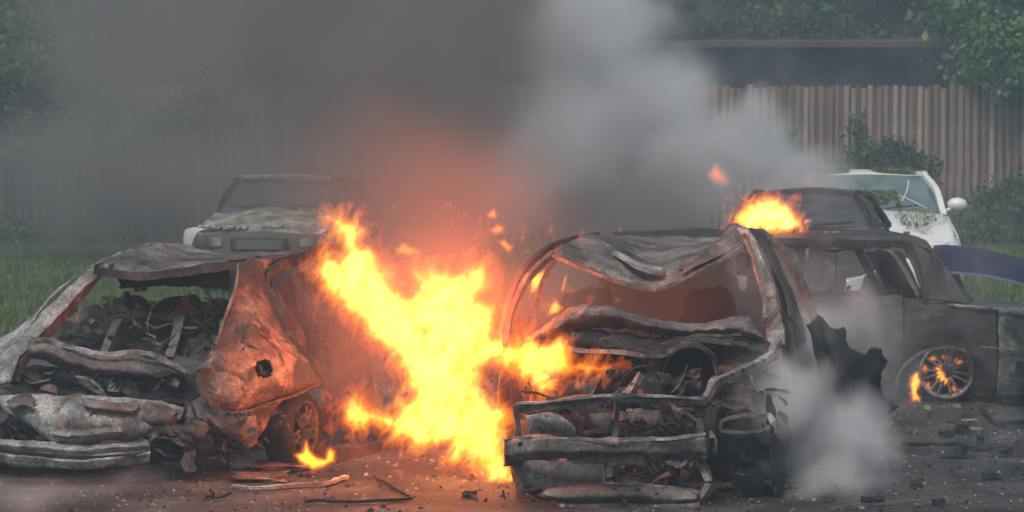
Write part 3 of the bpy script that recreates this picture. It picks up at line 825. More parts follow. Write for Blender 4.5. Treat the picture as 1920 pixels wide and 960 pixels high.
# side of the body behind the windscreen
S('body_side', [[(1440, 560, 19.5), (1500, 600, 20.2), (1540, 610, 21.4), (1560, 610, 22.4)], [(1465, 640, 19.1), (1520, 690, 20.0), (1550, 690, 21.4), (1565, 680, 22.4)], [(1480, 800, 18.9), (1525, 800, 20.0), (1550, 790, 21.4), (1565, 780, 22.4)], [(1485, 900, 18.9), (1525, 880, 20.0), (1550, 860, 21.4), (1565, 850, 22.4)]], M_STEEL_D, nu=40, nv=30, amp=0.03, freq=4, seed=55)
S('body_side', [[(935, 640, 19.6), (975, 600, 20.8), (1010, 590, 22.4)], [(940, 760, 19.4), (985, 740, 20.8), (1015, 720, 22.4)], [(960, 900, 19.3), (1000, 880, 20.8), (1030, 850, 22.4)]], M_RUSTD, nu=30, nv=24, amp=0.03, freq=4, seed=56)
# inside: seats, floor, far tailgate frame
S('floor', [[(970, 800, 19.4), (1210, 800, 19.4), (1470, 800, 19.4)], [(1010, 740, 22.4), (1240, 740, 22.4), (1500, 740, 22.4)]], M_SOOT, nu=20, nv=14, amp=0.05)
for x in (1100, 1330):
    S('seat_back', [[(x - 48, 560, 21.0), (x - 30, 540, 21.0), (x + 30, 540, 21.0), (x + 48, 560, 21.0)], [(x - 55, 660, 20.8), (x - 30, 662, 20.7), (x + 30, 662, 20.7), (x + 55, 660, 20.8)]], M_SOOT, nu=26, nv=24, amp=0.04, freq=7, seed=x, rag=0.08)
S('tailgate', [[(1120, 600, 22.6), (1280, 596, 22.6), (1440, 600, 22.6)], [(1110, 720, 22.6), (1280, 720, 22.6), (1450, 720, 22.6)]], M_STEEL_D, nu=20, nv=12, amp=0.04)
B('tailgate_frame', [(1125, 600, 22.6), (1145, 520, 22.6), (1190, 456, 22.5)], 0.06, 0.05, M_SOOT, n=16)
B('tailgate_frame', [(1440, 600, 22.6), (1428, 520, 22.6), (1400, 450, 22.5)], 0.06, 0.05, M_SOOT, n=16)
# scuttle and bonnet remains: waves of torn sheet
S('scuttle', [[(985, 636, 19.1), (1030, 600, 19.15), (1078, 572, 19.15), (1150, 578, 19.15), (1230, 597, 19.15), (1320, 608, 19.15), (1392, 594, 19.1), (1412, 604, 19.1), (1432, 628, 19.1)],
              [(990, 640, 18.98), (1035, 612, 18.98), (1085, 590, 18.98), (1155, 592, 18.98), (1232, 612, 18.98), (1320, 622, 18.98), (1380, 615, 18.98), (1412, 624, 18.98), (1434, 634, 18.98)],
              [(1005, 650, 19.12), (1045, 632, 19.15), (1095, 618, 19.15), (1160, 618, 19.15), (1235, 628, 19.15), (1315, 634, 19.15), (1370, 632, 19.1), (1410, 638, 19.05), (1436, 642, 19.0)]], M_STEEL, nu=110, nv=22, amp=0.018, freq=7, seed=61)
S('bonnet', [[(1000, 648, 19.1), (1080, 622, 19.1), (1170, 622, 19.1), (1260, 634, 19.1), (1340, 632, 19.1), (1438, 640, 19.05)],
             [(1010, 660, 18.85), (1085, 640, 18.82), (1170, 644, 18.82), (1250, 656, 18.82), (1290, 640, 18.85), (1350, 642, 18.85), (1440, 655, 18.85)],
             [(1020, 668, 18.95), (1085, 656, 18.9), (1160, 662, 18.88), (1240, 672, 18.85), (1290, 652, 18.9), (1350, 652, 18.95), (1430, 672, 19.0)]], M_STEEL_D, nu=100, nv=26, amp=0.03, freq=6, seed=63)
B('bonnet_edge', [(1062, 654, 18.84), (1110, 656, 18.82), (1170, 660, 18.8), (1240, 670, 18.78), (1262, 658, 18.8), (1290, 642, 18.8), (1330, 638, 18.82), (1370, 646, 18.85), (1405, 652, 18.9)], 0.02, 0.026, M_STEEL, n=70, amp=0.014)
B('bonnet_fold', [(1070, 628, 19.0), (1130, 634, 18.98), (1200, 646, 18.95), (1262, 640, 18.95), (1310, 628, 19.0), (1390, 630, 19.0)], 0.018, 0.02, M_STEEL, n=60, amp=0.014)
S('bulkhead', [[(985, 650, 19.2), (1200, 650, 19.25), (1450, 650, 19.2)], [(980, 760, 19.1), (1200, 770, 19.15), (1460, 760, 19.1)], [(980, 900, 19.1), (1200, 900, 19.15), (1470, 900, 19.1)]], M_SOOT, nu=40, nv=26, amp=0.05, freq=4, seed=65)
# suspension turret: round well with the strut top in it
v1 = lathe([(0.0, 0.165), (-0.02, 0.175), (0.02, 0.172), (0.16, 0.155), (0.22, 0.12), (0.24, 0.0)], P(1297, 702, 18.68), (0.1, 1, 0.1), 40)
v1 = (crumple(np.array([tuple(p) for p in v1[0]]), 0.014, 8, 3), v1[1])
merged('suspension_turret', [v1], M_STEEL_D, CUR)
merged('strut_mount', [lathe([(-0.02, 0.025), (0.0, 0.06), (0.03, 0.075), (0.06, 0.02)], P(1293, 725, 18.72), (0.1, 1, 0.1), 20)], M_STEEL, CUR)
B('turret_rim', [(1252, 660, 18.7), (1280, 650, 18.66), (1315, 652, 18.66), (1340, 675, 18.68), (1345, 715, 18.7), (1338, 740, 18.7)], 0.025, 0.03, M_STEEL, n=34, amp=0.012)
for k in range(9):                      # engine lump and hoses
    x, y = 1020 + 30 * k, 712 + 9 * ((k * 7) % 4)
    S('engine_block', [[(x - 18, y - 16, 18.8), (x + 20, y - 14, 18.85)], [(x - 20, y, 18.62), (x + 22, y + 2, 18.66)], [(x - 18, y + 30, 18.62), (x + 20, y + 30, 18.65)]], M_SOOT if k % 3 else M_STEEL_D, nu=12, nv=12, amp=0.05, freq=8, seed=70 + k)
# front panel, upper crossbar
B('slam_panel', [(968, 764, 18.22), (1000, 762, 18.18), (1060, 754, 18.14), (1120, 748, 18.12), (1180, 747, 18.12), (1250, 752, 18.14), (1325, 752, 18.2)], [0.05, 0.06, 0.08, 0.07, 0.06, 0.06, 0.05], [0.05, 0.05, 0.055, 0.055, 0.045, 0.045, 0.045], M_STEEL, n=80, amp=0.014, freq=7)
B('slam_panel_lip', [(972, 757, 18.16), (1040, 752, 18.1), (1120, 742, 18.07), (1200, 741, 18.07), (1320, 746, 18.13)], 0.02, 0.014, M_ASH, n=60, amp=0.01)
B('wing_rail', [(1322, 750, 18.2), (1334, 730, 18.25), (1345, 716, 18.3), (1375, 700, 18.45), (1410, 686, 18.6), (1440, 668, 18.85), (1458, 640, 19.0), (1462, 620, 19.05)], 0.05, 0.04, M_ASH, n=60, amp=0.014, freq=8)
B('wing_rail', [(1330, 742, 18.3), (1370, 722, 18.45), (1420, 702, 18.65), (1465, 680, 18.9)], 0.03, 0.03, M_STEEL_D, n=40, amp=0.02)
for k in range(5):
    q = P(1352 + 20 * k, 712 - 9 * k, 18.3 + 0.09 * k)
    merged('bolt', [lathe([(0, 0.014), (0.012, 0.012), (0.012, 0)], q, (0.1, -1, 0.1), 8)], M_SOOT, CUR)
B('upright', [(968, 764, 18.2), (972, 800, 18.15), (970, 860, 18.12), (975, 935, 18.12)], 0.03, 0.04, M_RUSTD, n=24, amp=0.012)
B('upright', [(1160, 752, 18.2), (1158, 785, 18.2), (1152, 822, 18.2)], [0.06, 0.03, 0.05], 0.03, M_STEEL, n=18, amp=0.01)
B('upright', [(1312, 752, 18.2), (1310, 785, 18.2), (1313, 820, 18.2)], 0.025, 0.04, M_STEEL, n=16, amp=0.008)
B('stay', [(1272, 768, 18.25), (1290, 776, 18.2), (1306, 788, 18.2)], 0.02, 0.016, M_ASH, n=10)
B('stay', [(1020, 778, 18.14), (1045, 782, 18.12), (1064, 790, 18.12)], 0.014, 0.016, M_ASH, n=10)
S('radiator_remains', [[(985, 778, 18.3), (1040, 776, 18.3), (1072, 796, 18.3)], [(990, 800, 18.26), (1040, 800, 18.26), (1080, 805, 18.26)], [(990, 822, 18.3), (1040, 822, 18.3), (1082, 822, 18.3)]], M_ASH, nu=26, nv=14, amp=0.012, freq=14, seed=81)
S('condenser', [[(1075, 770, 18.45), (1190, 770, 18.45), (1310, 770, 18.45)], [(1080, 830, 18.4), (1190, 830, 18.4), (1310, 830, 18.4)]], M_SOOT, nu=50, nv=20, amp=0.05, freq=9, seed=82)
for k, (a, b2, m) in enumerate((((1085, 775), (1150, 815), M_RUSTD), ((1160, 800), (1230, 790), M_RUSTD), ((1230, 790), (1300, 810), M_STEEL_D), ((1095, 812), (1150, 790), M_STEEL_D), ((1175, 812), (1240, 806), M_RUST))):
    B('hose', [(a[0], a[1], 18.32), ((a[0] + b2[0]) / 2, (a[1] + b2[1]) / 2 + 8, 18.28), (b2[0], b2[1], 18.32)], 0.035, 0.035, m, n=14, amp=0.02, square=False, seed=k)
# bumper beam
S('bumper_beam', [[(940, 822, 18.15), (1000, 818, 18.05), (1080, 822, 18.0), (1160, 826, 17.98), (1240, 820, 18.0), (1318, 812, 18.08)],
                  [(944, 828, 18.06), (1000, 826, 17.95), (1080, 830, 17.9), (1160, 834, 17.88), (1240, 828, 17.9), (1319, 820, 18.0)],
                  [(948, 850, 18.06), (1000, 846, 17.94), (1080, 848, 17.9), (1160, 850, 17.88), (1240, 848, 17.9), (1319, 842, 18.0)],
                  [(955, 866, 18.12), (1010, 860, 18.0), (1080, 860, 17.98), (1140, 866, 17.96), (1160, 862, 17.95), (1240, 864, 17.97), (1290, 866, 18.0), (1318, 856, 18.08)]], M_STEEL, nu=110, nv=24, amp=0.018, freq=6, seed=84, thick=0.01, linear_v=True,
  holes=[(0.62, 0.45, 0.006, 0.06), (0.1, 0.4, 0.008, 0.08)])
B('bumper_edge', [(955, 822, 18.02), (1080, 824, 17.9), (1155, 830, 17.86), (1165, 822, 17.86), (1240, 822, 17.9), (1318, 812, 18.0)], 0.014, 0.016, M_ASH, n=70, amp=0.012)
B('crash_can', [(966, 840, 18.06), (964, 850, 18.2), (962, 858, 18.6)], 0.10, 0.10, M_RUSTD, n=10, amp=0.02)
B('crash_can', [(1305, 838, 18.0), (1318, 840, 18.2), (1330, 845, 18.6)], 0.12, 0.13, M_SOOT, n=10, amp=0.02)
# lower front
S('lower_panel', [[(975, 862, 18.25), (1060, 864, 18.2), (1132, 868, 18.2)], [(978, 890, 18.18), (1060, 892, 18.15), (1132, 890, 18.15)], [(980, 916, 18.15), (1060, 918, 18.1), (1134, 912, 18.1)]], M_STEEL, nu=40, nv=20, amp=0.02, freq=6, seed=87)
B('grille_frame', [(1134, 868, 18.08), (1134, 888, 18.06), (1135, 906, 18.06), (1200, 908, 18.04), (1260, 916, 18.05), (1308, 922, 18.1)], 0.018, 0.02, M_ASH, n=50, amp=0.006)
B('grille_frame', [(1156, 866, 18.1), (1157, 886, 18.08), (1160, 906, 18.08)], 0.06, 0.02, M_STEEL, n=14, amp=0.006)
S('lower_crossmember', [[(1030, 914, 18.1), (1100, 906, 18.08), (1200, 908, 18.06), (1260, 912, 18.06), (1312, 924, 18.1)],
                        [(1020, 930, 17.98), (1100, 926, 17.95), (1200, 926, 17.94), (1260, 930, 17.95), (1305, 934, 18.0)],
                        [(1030, 938, 18.02), (1100, 940, 18.0), (1200, 942, 17.98), (1260, 943, 18.0), (1290, 940, 18.04)]], M_STEEL, nu=90, nv=22, amp=0.014, freq=7, seed=88, thick=0.01,
  holes=[(0.25, 0.45, 0.01, 0.08), (0.36, 0.6, 0.008, 0.06), (0.45, 0.35, 0.012, 0.1), (0.6, 0.4, 0.012, 0.1), (0.72, 0.5, 0.01, 0.08), (0.5, 0.7, 0.006, 0.05)])
B('lower_bar', [(1060, 948, 18.0), (1140, 950, 17.95), (1240, 952, 17.95), (1310, 950, 18.0)], 0.03, 0.03, M_STEEL, n=50, amp=0.01)
B('upright', [(1312, 866, 18.1), (1322, 885, 18.06), (1328, 905, 18.05), (1322, 928, 18.06), (1312, 944, 18.1)], [0.06, 0.04, 0.06, 0.06, 0.04], 0.04, M_STEEL, n=24, amp=0.014)
B('tow_eye', [(1170, 936, 17.93), (1169, 956, 17.93)], 0.03, 0.03, M_SOOT, n=6)
# torn inner sheets that hang in the nose and catch the light
S('nose_sheet', [[(1090, 868, 18.3), (1132, 866, 18.3)], [(1085, 905, 18.25), (1130, 905, 18.25)]], M_STEEL_D, nu=14, nv=12, amp=0.02, seed=201)
S('nose_sheet', [[(1180, 772, 18.3), (1215, 768, 18.3), (1238, 776, 18.3)], [(1176, 800, 18.26), (1210, 806, 18.24), (1232, 798, 18.26)]], M_STEEL, nu=18, nv=12, amp=0.02, seed=202, rag=0.08)
S('nose_sheet', [[(1105, 776, 18.32), (1148, 770, 18.3)], [(1118, 812, 18.26), (1152, 818, 18.26)]], M_STEEL, nu=14, nv=12, amp=0.02, seed=203, rag=0.08)
S('nose_sheet', [[(1318, 760, 18.2), (1345, 764, 18.2)], [(1322, 800, 18.18), (1340, 806, 18.18)], [(1326, 850, 18.2), (1346, 856, 18.2)]], M_STEEL_D, nu=12, nv=18, amp=0.02, seed=204, rag=0.06)
S('torn_flange', [[(1068, 838, 17.95), (1160, 842, 17.93), (1230, 838, 17.95)], [(1068, 868, 17.96), (1150, 878, 17.92), (1210, 880, 17.94)]], M_STEEL, nu=34, nv=10, amp=0.014, seed=205, rag=0.1)
S('torn_flange', [[(1238, 842, 17.96), (1300, 838, 18.0)], [(1248, 872, 17.95), (1282, 878, 17.97)]], M_ASH, nu=18, nv=10, amp=0.014, seed=206, rag=0.12)
S('roof_fold', [[(1110, 444, 20.3), (1150, 462, 20.0), (1200, 492, 19.85), (1250, 505, 19.8)], [(1120, 462, 20.1), (1160, 482, 19.85), (1205, 508, 19.72), (1245, 520, 19.7)]], M_ASH, nu=40, nv=10, amp=0.016, seed=207, rag=0.05)
S('roof_fold', [[(1372, 430, 20.1), (1350, 455, 20.0), (1310, 478, 19.9), (1275, 500, 19.8)], [(1386, 448, 19.9), (1362, 472, 19.75), (1318, 494, 19.7), (1280, 516, 19.68)]], M_STEEL, nu=40, nv=10, amp=0.016, seed=208, rag=0.05)
# right headlamp carrier over the front wheel
B('headlamp_carrier', [(1350, 806, 18.2), (1352, 790, 18.2), (1372, 780, 18.22), (1410, 776, 18.25), (1440, 780, 18.3), (1452, 795, 18.3), (1430, 806, 18.25), (1390, 808, 18.2), (1350, 806, 18.2)], 0.018, 0.02, M_STEEL, n=60, amp=0.012)
B('headlamp_carrier', [(1338, 770, 18.3), (1352, 756, 18.32), (1380, 762, 18.36), (1400, 756, 18.4), (1388, 745, 18.42), (1345, 748, 18.36)], 0.028, 0.022, M_STEEL, n=40, amp=0.02)
B('wing_bracket', [(1440, 775, 18.3), (1450, 790, 18.26), (1456, 812, 18.26)], [0.02, 0.05, 0.01], 0.02, M_ASH, n=14, amp=0.008)
S('torn_wing_sheet', [[(1335, 812, 18.3), (1380, 810, 18.24), (1450, 806, 18.3)], [(1345, 850, 18.34), (1375, 838, 18.3), (1452, 850, 18.3)], [(1420, 900, 18.4), (1440, 905, 18.34), (1456, 925, 18.34)]], M_STEEL_D, nu=24, nv=24, amp=0.04, freq=6, seed=211, rag=0.1)
S('headlamp_back', [[(1345, 760, 18.5), (1455, 770, 18.5)], [(1345, 815, 18.5), (1465, 820, 18.5)]], M_SOOT, nu=30, nv=16, amp=0.05, seed=91)
B('bracket', [(1330, 808, 18.15), (1336, 826, 18.12), (1338, 850, 18.14)], [0.02, 0.05, 0.03], 0.015, M_STEEL, n=14, amp=0.006, up=(0, 1, 0))
S('wing', [[(1440, 775, 18.35), (1475, 760, 18.7), (1492, 740, 19.0)], [(1450, 840, 18.25), (1482, 840, 18.6), (1498, 835, 19.0)], [(1448, 930, 18.3), (1480, 935, 18.6), (1494, 920, 19.0)]], M_STEEL_D, nu=24, nv=34, amp=0.035, freq=5, seed=93)
burnt_wheel(C_, P(1412, 868, 18.62), (1.0, -0.12, 0), r=0.29, rimr=0.19, w=0.2, spokes=5, mat=M_STEEL_D)
burnt_wheel(C_, P(1000, 868, 18.9), (-1.0, -0.1, 0), r=0.27, rimr=0.19, w=0.2, spokes=5, mat=M_STEEL_D)

# the black panel thrown up beside it
pan = empty('torn_panel', P(1640, 790, 19.4), 'torn black body panel with bitten edges standing on end in the white smoke', 'scrap panel')
pan.location.z = 0
M_BLACKP = metal('charred black panel', (0.006, 0.006, 0.006), (0.012, 0.012, 0.013), (0.028, 0.028, 0.03), 3, 18, rough=0.55, bstr=0.4)
outl = [(1513, 612), (1536, 590), (1556, 612), (1564, 616), (1570, 618), (1582, 614), (1588, 622), (1584, 632), (1590, 648), (1604, 658), (1622, 664), (1634, 652), (1652, 654), (1654, 668), (1664, 678), (1652, 700), (1650, 726), (1658, 744), (1684, 762), (1668, 780), (1642, 794), (1628, 784), (1600, 762), (1560, 752), (1538, 716), (1530, 670), (1524, 640)]
bm = bmesh.new()
vs = [bm.verts.new((x, y, 0)) for x, y in outl]
bm.faces.new(vs)
bmesh.ops.triangulate(bm, faces=bm.faces)
bmesh.ops.subdivide_edges(bm, edges=bm.edges, cuts=3, use_grid_fill=True)
for v in bm.verts:
    x, y = v.co.x, v.co.y
    Yd = 19.35 + 0.25 * math.sin((x - 1500) / 60) + 0.0022 * (y - 600) - 0.10 * math.cos((y - 600) / 50)
    jx, jy = 3 * math.sin(x * 0.9 + y * 0.7), 3 * math.sin(y * 1.1 - x * 0.5)
    v.co = P(x + jx * .5, y + jy * .5, Yd)
bmesh.ops.recalc_face_normals(bm, faces=bm.faces)
me = bpy.data.meshes.new('panel_skin')
bm.to_mesh(me); bm.free()
o = link_mesh('panel_skin', me, M_BLACKP, pan)
m = o.modifiers.new('thickness', 'SOLIDIFY'); m.thickness = 0.012; m.offset = 0
CUR = pan
B('panel_rib', [(1536, 600, 19.3), (1550, 650, 19.35), (1580, 700, 19.55), (1640, 745, 19.75)], 0.03, 0.02, M_BLACKP, n=24, amp=0.008)
# ------------------------------------------------------------------ the sooty sedan standing side-on behind the carrier
D = empty('burnt_sedan', (GX(1600, 24.6), 24.6, 0), 'sooty old sedan standing side on, empty windows, its rear wheel burning', 'car')
CUR = D
M_SEDAN = metal('sooty olive paint', (0.010, 0.010, 0.010), (0.035, 0.030, 0.027), (0.11, 0.095, 0.08), 2.0, 30, rough=0.6)
M_SEDAN2 = metal('scorched green grey paint', (0.018, 0.02, 0.02), (0.07, 0.078, 0.074), (0.17, 0.18, 0.17), 3.4, 26, rough=0.55, bias=0.46)
def YS(x):                               # the near flank of the sedan
    return 23.95 + (1765 - x) * 0.0021
def arch(x, cx, cy, rx, ry, base):
    t = 1 - ((x - cx) / rx) ** 2
    return min(base, cy - ry * math.sqrt(t)) if t > 0 else base
def flank(name, x0, x1, top, base, mat, n=60, seed=0, amp=0.012, holes=(), archp=None, bulge=0.06, nv=26):
    xs = np.linspace(x0, x1, n)
    rows = []
    for v in (0, 0.12, 0.35, 0.6, 0.85, 1):
        r = []
        for x in xs:
            t = np.interp(x, [p[0] for p in top], [p[1] for p in top])
            b = arch(x, *archp, base) if archp else base
            r.append((x, t + (b - t) * v, YS(x) + 0.05 - bulge * math.sin(math.pi * (0.15 + 0.8 * v))))
        rows.append(r)
    return S(name, rows, mat, nu=n * 2, nv=nv, amp=amp, freq=4, seed=seed, holes=holes, linear_v=True)
BELT = [(1100, 552), (1500, 553), (1700, 558), (1740, 566), (1815, 572), (1870, 577), (1960, 590)]
flank('rear_door', 1512, 1692, BELT, 738, M_SEDAN, seed=101, archp=(1772, 726, 92, 74), amp=0.02)
flank('front_door', 1270, 1508, BELT, 738, M_SEDAN, seed=102)
flank('front_wing', 1010, 1266, BELT, 738, M_SEDAN, seed=103)
flank('rear_wing', 1696, 1866, BELT, 742, M_SEDAN, seed=104, archp=(1772, 726, 92, 74), amp=0.012)
flank('rear_corner', 1871, 1965, BELT, 742, M_SEDAN2, seed=105, amp=0.02)
B('boot_edge_highlight', [(1775, 570, YS(1775) - .0), (1815, 574, YS(1815) - .02), (1880, 579, YS(1880) - .02), (1960, 592, YS(1960) - .02)], 0.016, 0.016, M_ASH, n=40, amp=0.01)  # pale strip that paints the highlights along the boot lid edge
B('trim_strip', [(1842, 650, YS(1842) - .04), (1900, 655, YS(1900) - .04), (1965, 660, YS(1965) - .04)], 0.008, 0.01, M_STEEL, n=20)
B('wheel_arch_lip', [(1772 + 92 * math.cos(a), 726 - 74 * math.sin(a), YS(1772) - .035) for a in np.linspace(0, math.pi, 26)], 0.03, 0.02, M_STEEL, n=60, amp=0.006)
B('sill', [(1010, 738, YS(1010)), (1400, 740, YS(1400)), (1690, 744, YS(1690))], 0.1, 0.06, M_SOOT, n=30, amp=0.01)
B('rear_bumper', [(1905, 690, 23.5), (1960, 694, 23.5), (2010, 690, 23.9)], 0.07, 0.12, M_SOOT, n=20, amp=0.02)
# roof, rails, pillars
S('roof', [[(1150, 449, 25.3), (1300, 446, 25.0), (1450, 449, 24.65), (1600, 449, 24.3), (1700, 455, 24.15), (1748, 468, 24.1)],
           [(1150, 438, 25.6), (1300, 434, 25.4), (1450, 438, 25.0), (1600, 438, 24.7), (1690, 441, 24.6), (1735, 450, 24.5)],
           [(1150, 436, 26.4), (1300, 430, 26.2), (1450, 432, 25.9), (1600, 432, 25.6), (1680, 436, 25.4), (1720, 444, 25.3)]], M_SEDAN, nu=90, nv=20, amp=0.014, freq=3, seed=111)
B('roof_rail', [(1150, 452, 25.25), (1300, 450, 24.95), (1420, 452, 24.65), (1560, 455, 24.35), (1690, 459, 24.15), (1712, 478, 24.13), (1728, 520, 24.08), (1738, 562, 24.0)], 0.05, 0.05, M_STEEL_D, n=80, amp=0.008)
B('window_frame', [(1516, 552, 24.4), (1515, 500, 24.42), (1517, 466, 24.44), (1560, 464, 24.35), (1655, 466, 24.2), (1680, 482, 24.16), (1706, 524, 24.1), (1722, 556, 24.05)], 0.022, 0.026, M_STEEL, n=80, amp=0.004)
B('window_frame', [(1286, 552, 24.9), (1300, 500, 24.92), (1340, 462, 24.9), (1490, 464, 24.55), (1490, 552, 24.5)], 0.022, 0.026, M_STEEL_D, n=70, amp=0.004)
B('centre_pillar', [(1503, 456, 24.5), (1502, 510, 24.5), (1502, 556, 24.5)], 0.06, 0.05, M_SOOT, n=16)
S('rear_pillar', [[(1692, 458, 24.16), (1722, 460, 24.15), (1748, 466, 24.2)], [(1716, 505, 24.1), (1748, 502, 24.1), (1778, 505, 24.15)], [(1736, 562, 24.0), (1775, 566, 24.0), (1818, 572, 24.0)]], M_SEDAN, nu=26, nv=30, amp=0.014, seed=115, thick=0.02)
S('rear_window_frame', [[(1748, 466, 24.2), (1735, 452, 24.9), (1722, 446, 25.3)], [(1782, 510, 24.15), (1772, 505, 24.9), (1765, 500, 25.3)], [(1818, 572, 24.0), (1822, 566, 24.9), (1825, 560, 25.4)]], M_SOOT, nu=24, nv=24, amp=0.01, seed=116)
S('boot_lid', [[(1816, 573, 24.0), (1870, 578, 23.85), (1960, 590, 23.7)], [(1822, 568, 24.6), (1880, 572, 24.5), (1965, 582, 24.4)], [(1826, 564, 25.4), (1885, 566, 25.3), (1970, 574, 25.2)]], M_SEDAN2, nu=40, nv=20, amp=0.012, seed=117)
S('tail_panel', [[(1965, 592, 23.65), (1985, 582, 24.6), (1990, 574, 25.2)], [(1966, 742, 23.65), (1985, 730, 24.6), (1990, 720, 25.2)]], M_SEDAN2, nu=14, nv=20, amp=0.02)
# far side seen through the windows
B('far_pillar', [(1606, 462, 25.5), (1628, 505, 25.5), (1650, 552, 25.5)], 0.09, 0.06, M_SOOT, n=20)
S('far_quarter', [[(1622, 470, 25.6), (1690, 470, 25.6)], [(1650, 520, 25.6), (1712, 520, 25.6)], [(1660, 560, 25.6), (1730, 560, 25.6)]], M_SOOT, nu=20, nv=20, amp=0.02)
B('far_rail', [(1150, 455, 26.2), (1400, 458, 25.8), (1620, 466, 25.5)], 0.05, 0.04, M_SOOT, n=30)
B('far_pillar', [(1440, 462, 26.0), (1436, 552, 26.0)], 0.07, 0.05, M_SOOT, n=10)
B('grab_handle', [(1542, 464, 24.9), (1552, 470, 24.9), (1572, 470, 24.9), (1584, 464, 24.9)], 0.03, 0.02, M_SOOT, n=14)
B('seat_belt', [(1566, 470, 25.0), (1568, 510, 25.0), (1566, 552, 25.0)], 0.012, 0.008, M_SOOT, n=12)
S('far_flank', [[(1010, 560, 26.8), (1450, 560, 26.0), (1960, 575, 25.3)], [(1010, 690, 26.8), (1450, 700, 26.0), (1960, 715, 25.3)]], M_SOOT, nu=50, nv=10, amp=0.02)
S('seat_back', [[(1530, 548, 24.7), (1600, 540, 24.8), (1680, 548, 24.8)], [(1535, 640, 24.5), (1600, 640, 24.6), (1690, 640, 24.6)]], M_SOOT, nu=30, nv=14, amp=0.04)
q = P(1772, 706, 24.12)
burnt_wheel(D, (q.x, 24.12, 0.245), (0.02, -1, 0.0), r=0.25, rimr=0.215, w=0.19, spokes=7, tyre=False, mat=M_ALLOY)
merged('tyre_cords', [lathe([(-0.09, 0.20), (-0.09, 0.245), (0.06, 0.25), (0.06, 0.2)], (q.x, 24.16, 0.245), (0.02, -1, 0), 40)], M_SOOT, D)
S('wheel_well', [[(1680, 640, 24.45), (1772, 630, 24.45), (1866, 640, 24.4)], [(1680, 755, 24.5), (1772, 755, 24.5), (1870, 750, 24.45)]], M_RUSTD, nu=30, nv=20, amp=0.05, seed=118)
burnt_wheel(D, (GX(1110, 25.6), 25.6, 0.26), (0.02, -1, 0.0), r=0.26, rimr=0.2, w=0.19, spokes=7, mat=M_ALLOY)
for x in (1130, 1800):
    burnt_wheel(D, (GX(x, 26.6), 26.6 - (x - 1130) * 0.0018, 0.26), (0.02, 1, 0.0), r=0.26, rimr=0.2, w=0.19, spokes=5, mat=M_ALLOY)
for x in (1550, 1566, 1700):
    merged('roof_flake', [box(P(x, 436, 24.9), (0.05, 0.04, 0.02))], M_ASH, D)

# ------------------------------------------------------------------ cars that face the camera farther back
M_WHITE = plain('chalky white paint', (0.72, 0.73, 0.72), 0.35, 0.06, 5, coat=0.3, bstr=0.05)
M_PALE = plain('dull grey green paint', (0.085, 0.083, 0.075), 0.8, 0.2, 7, bstr=0.2)
M_NAVY = plain('dark blue paint', (0.009, 0.014, 0.05), 0.8, 0.25, 6, coat=0.0, bstr=0.1)
M_TRIM = plain('black plastic', (0.02, 0.02, 0.022), 0.6, 0.2, 20)
M_RIM = plain('dull rim', (0.30, 0.30, 0.31), 0.4, 0.15, 12, metallic=0.6)

def glass_mat(name, col, rough=0.12):
    m, nt, b, out = mat_new(name)
    n = noise_node(nt, 5, 5, 0.7)
    r = ramp(nt, n.outputs[0], [(0.3, tuple(c * 0.6 for c in col)), (0.7, tuple(c * 1.6 for c in col))])
    nt.links.new(r.outputs[0], b.inputs['Base Color'])
    b.inputs['Roughness'].default_value = rough
    b.inputs['Specular IOR Level'].default_value = 0.7
    return m
M_GLASS = glass_mat('tinted windscreen', (0.045, 0.085, 0.09), 0.15)
M_GLASSC = glass_mat('crazed windscreen', (0.09, 0.15, 0.15), 0.3)
M_GLASSD = glass_mat('dusty dark glass', (0.05, 0.05, 0.055), 0.5)
M_LAMP = plain('lamp glass', (0.45, 0.47, 0.48), 0.15, 0.2, 30, coat=0.5)

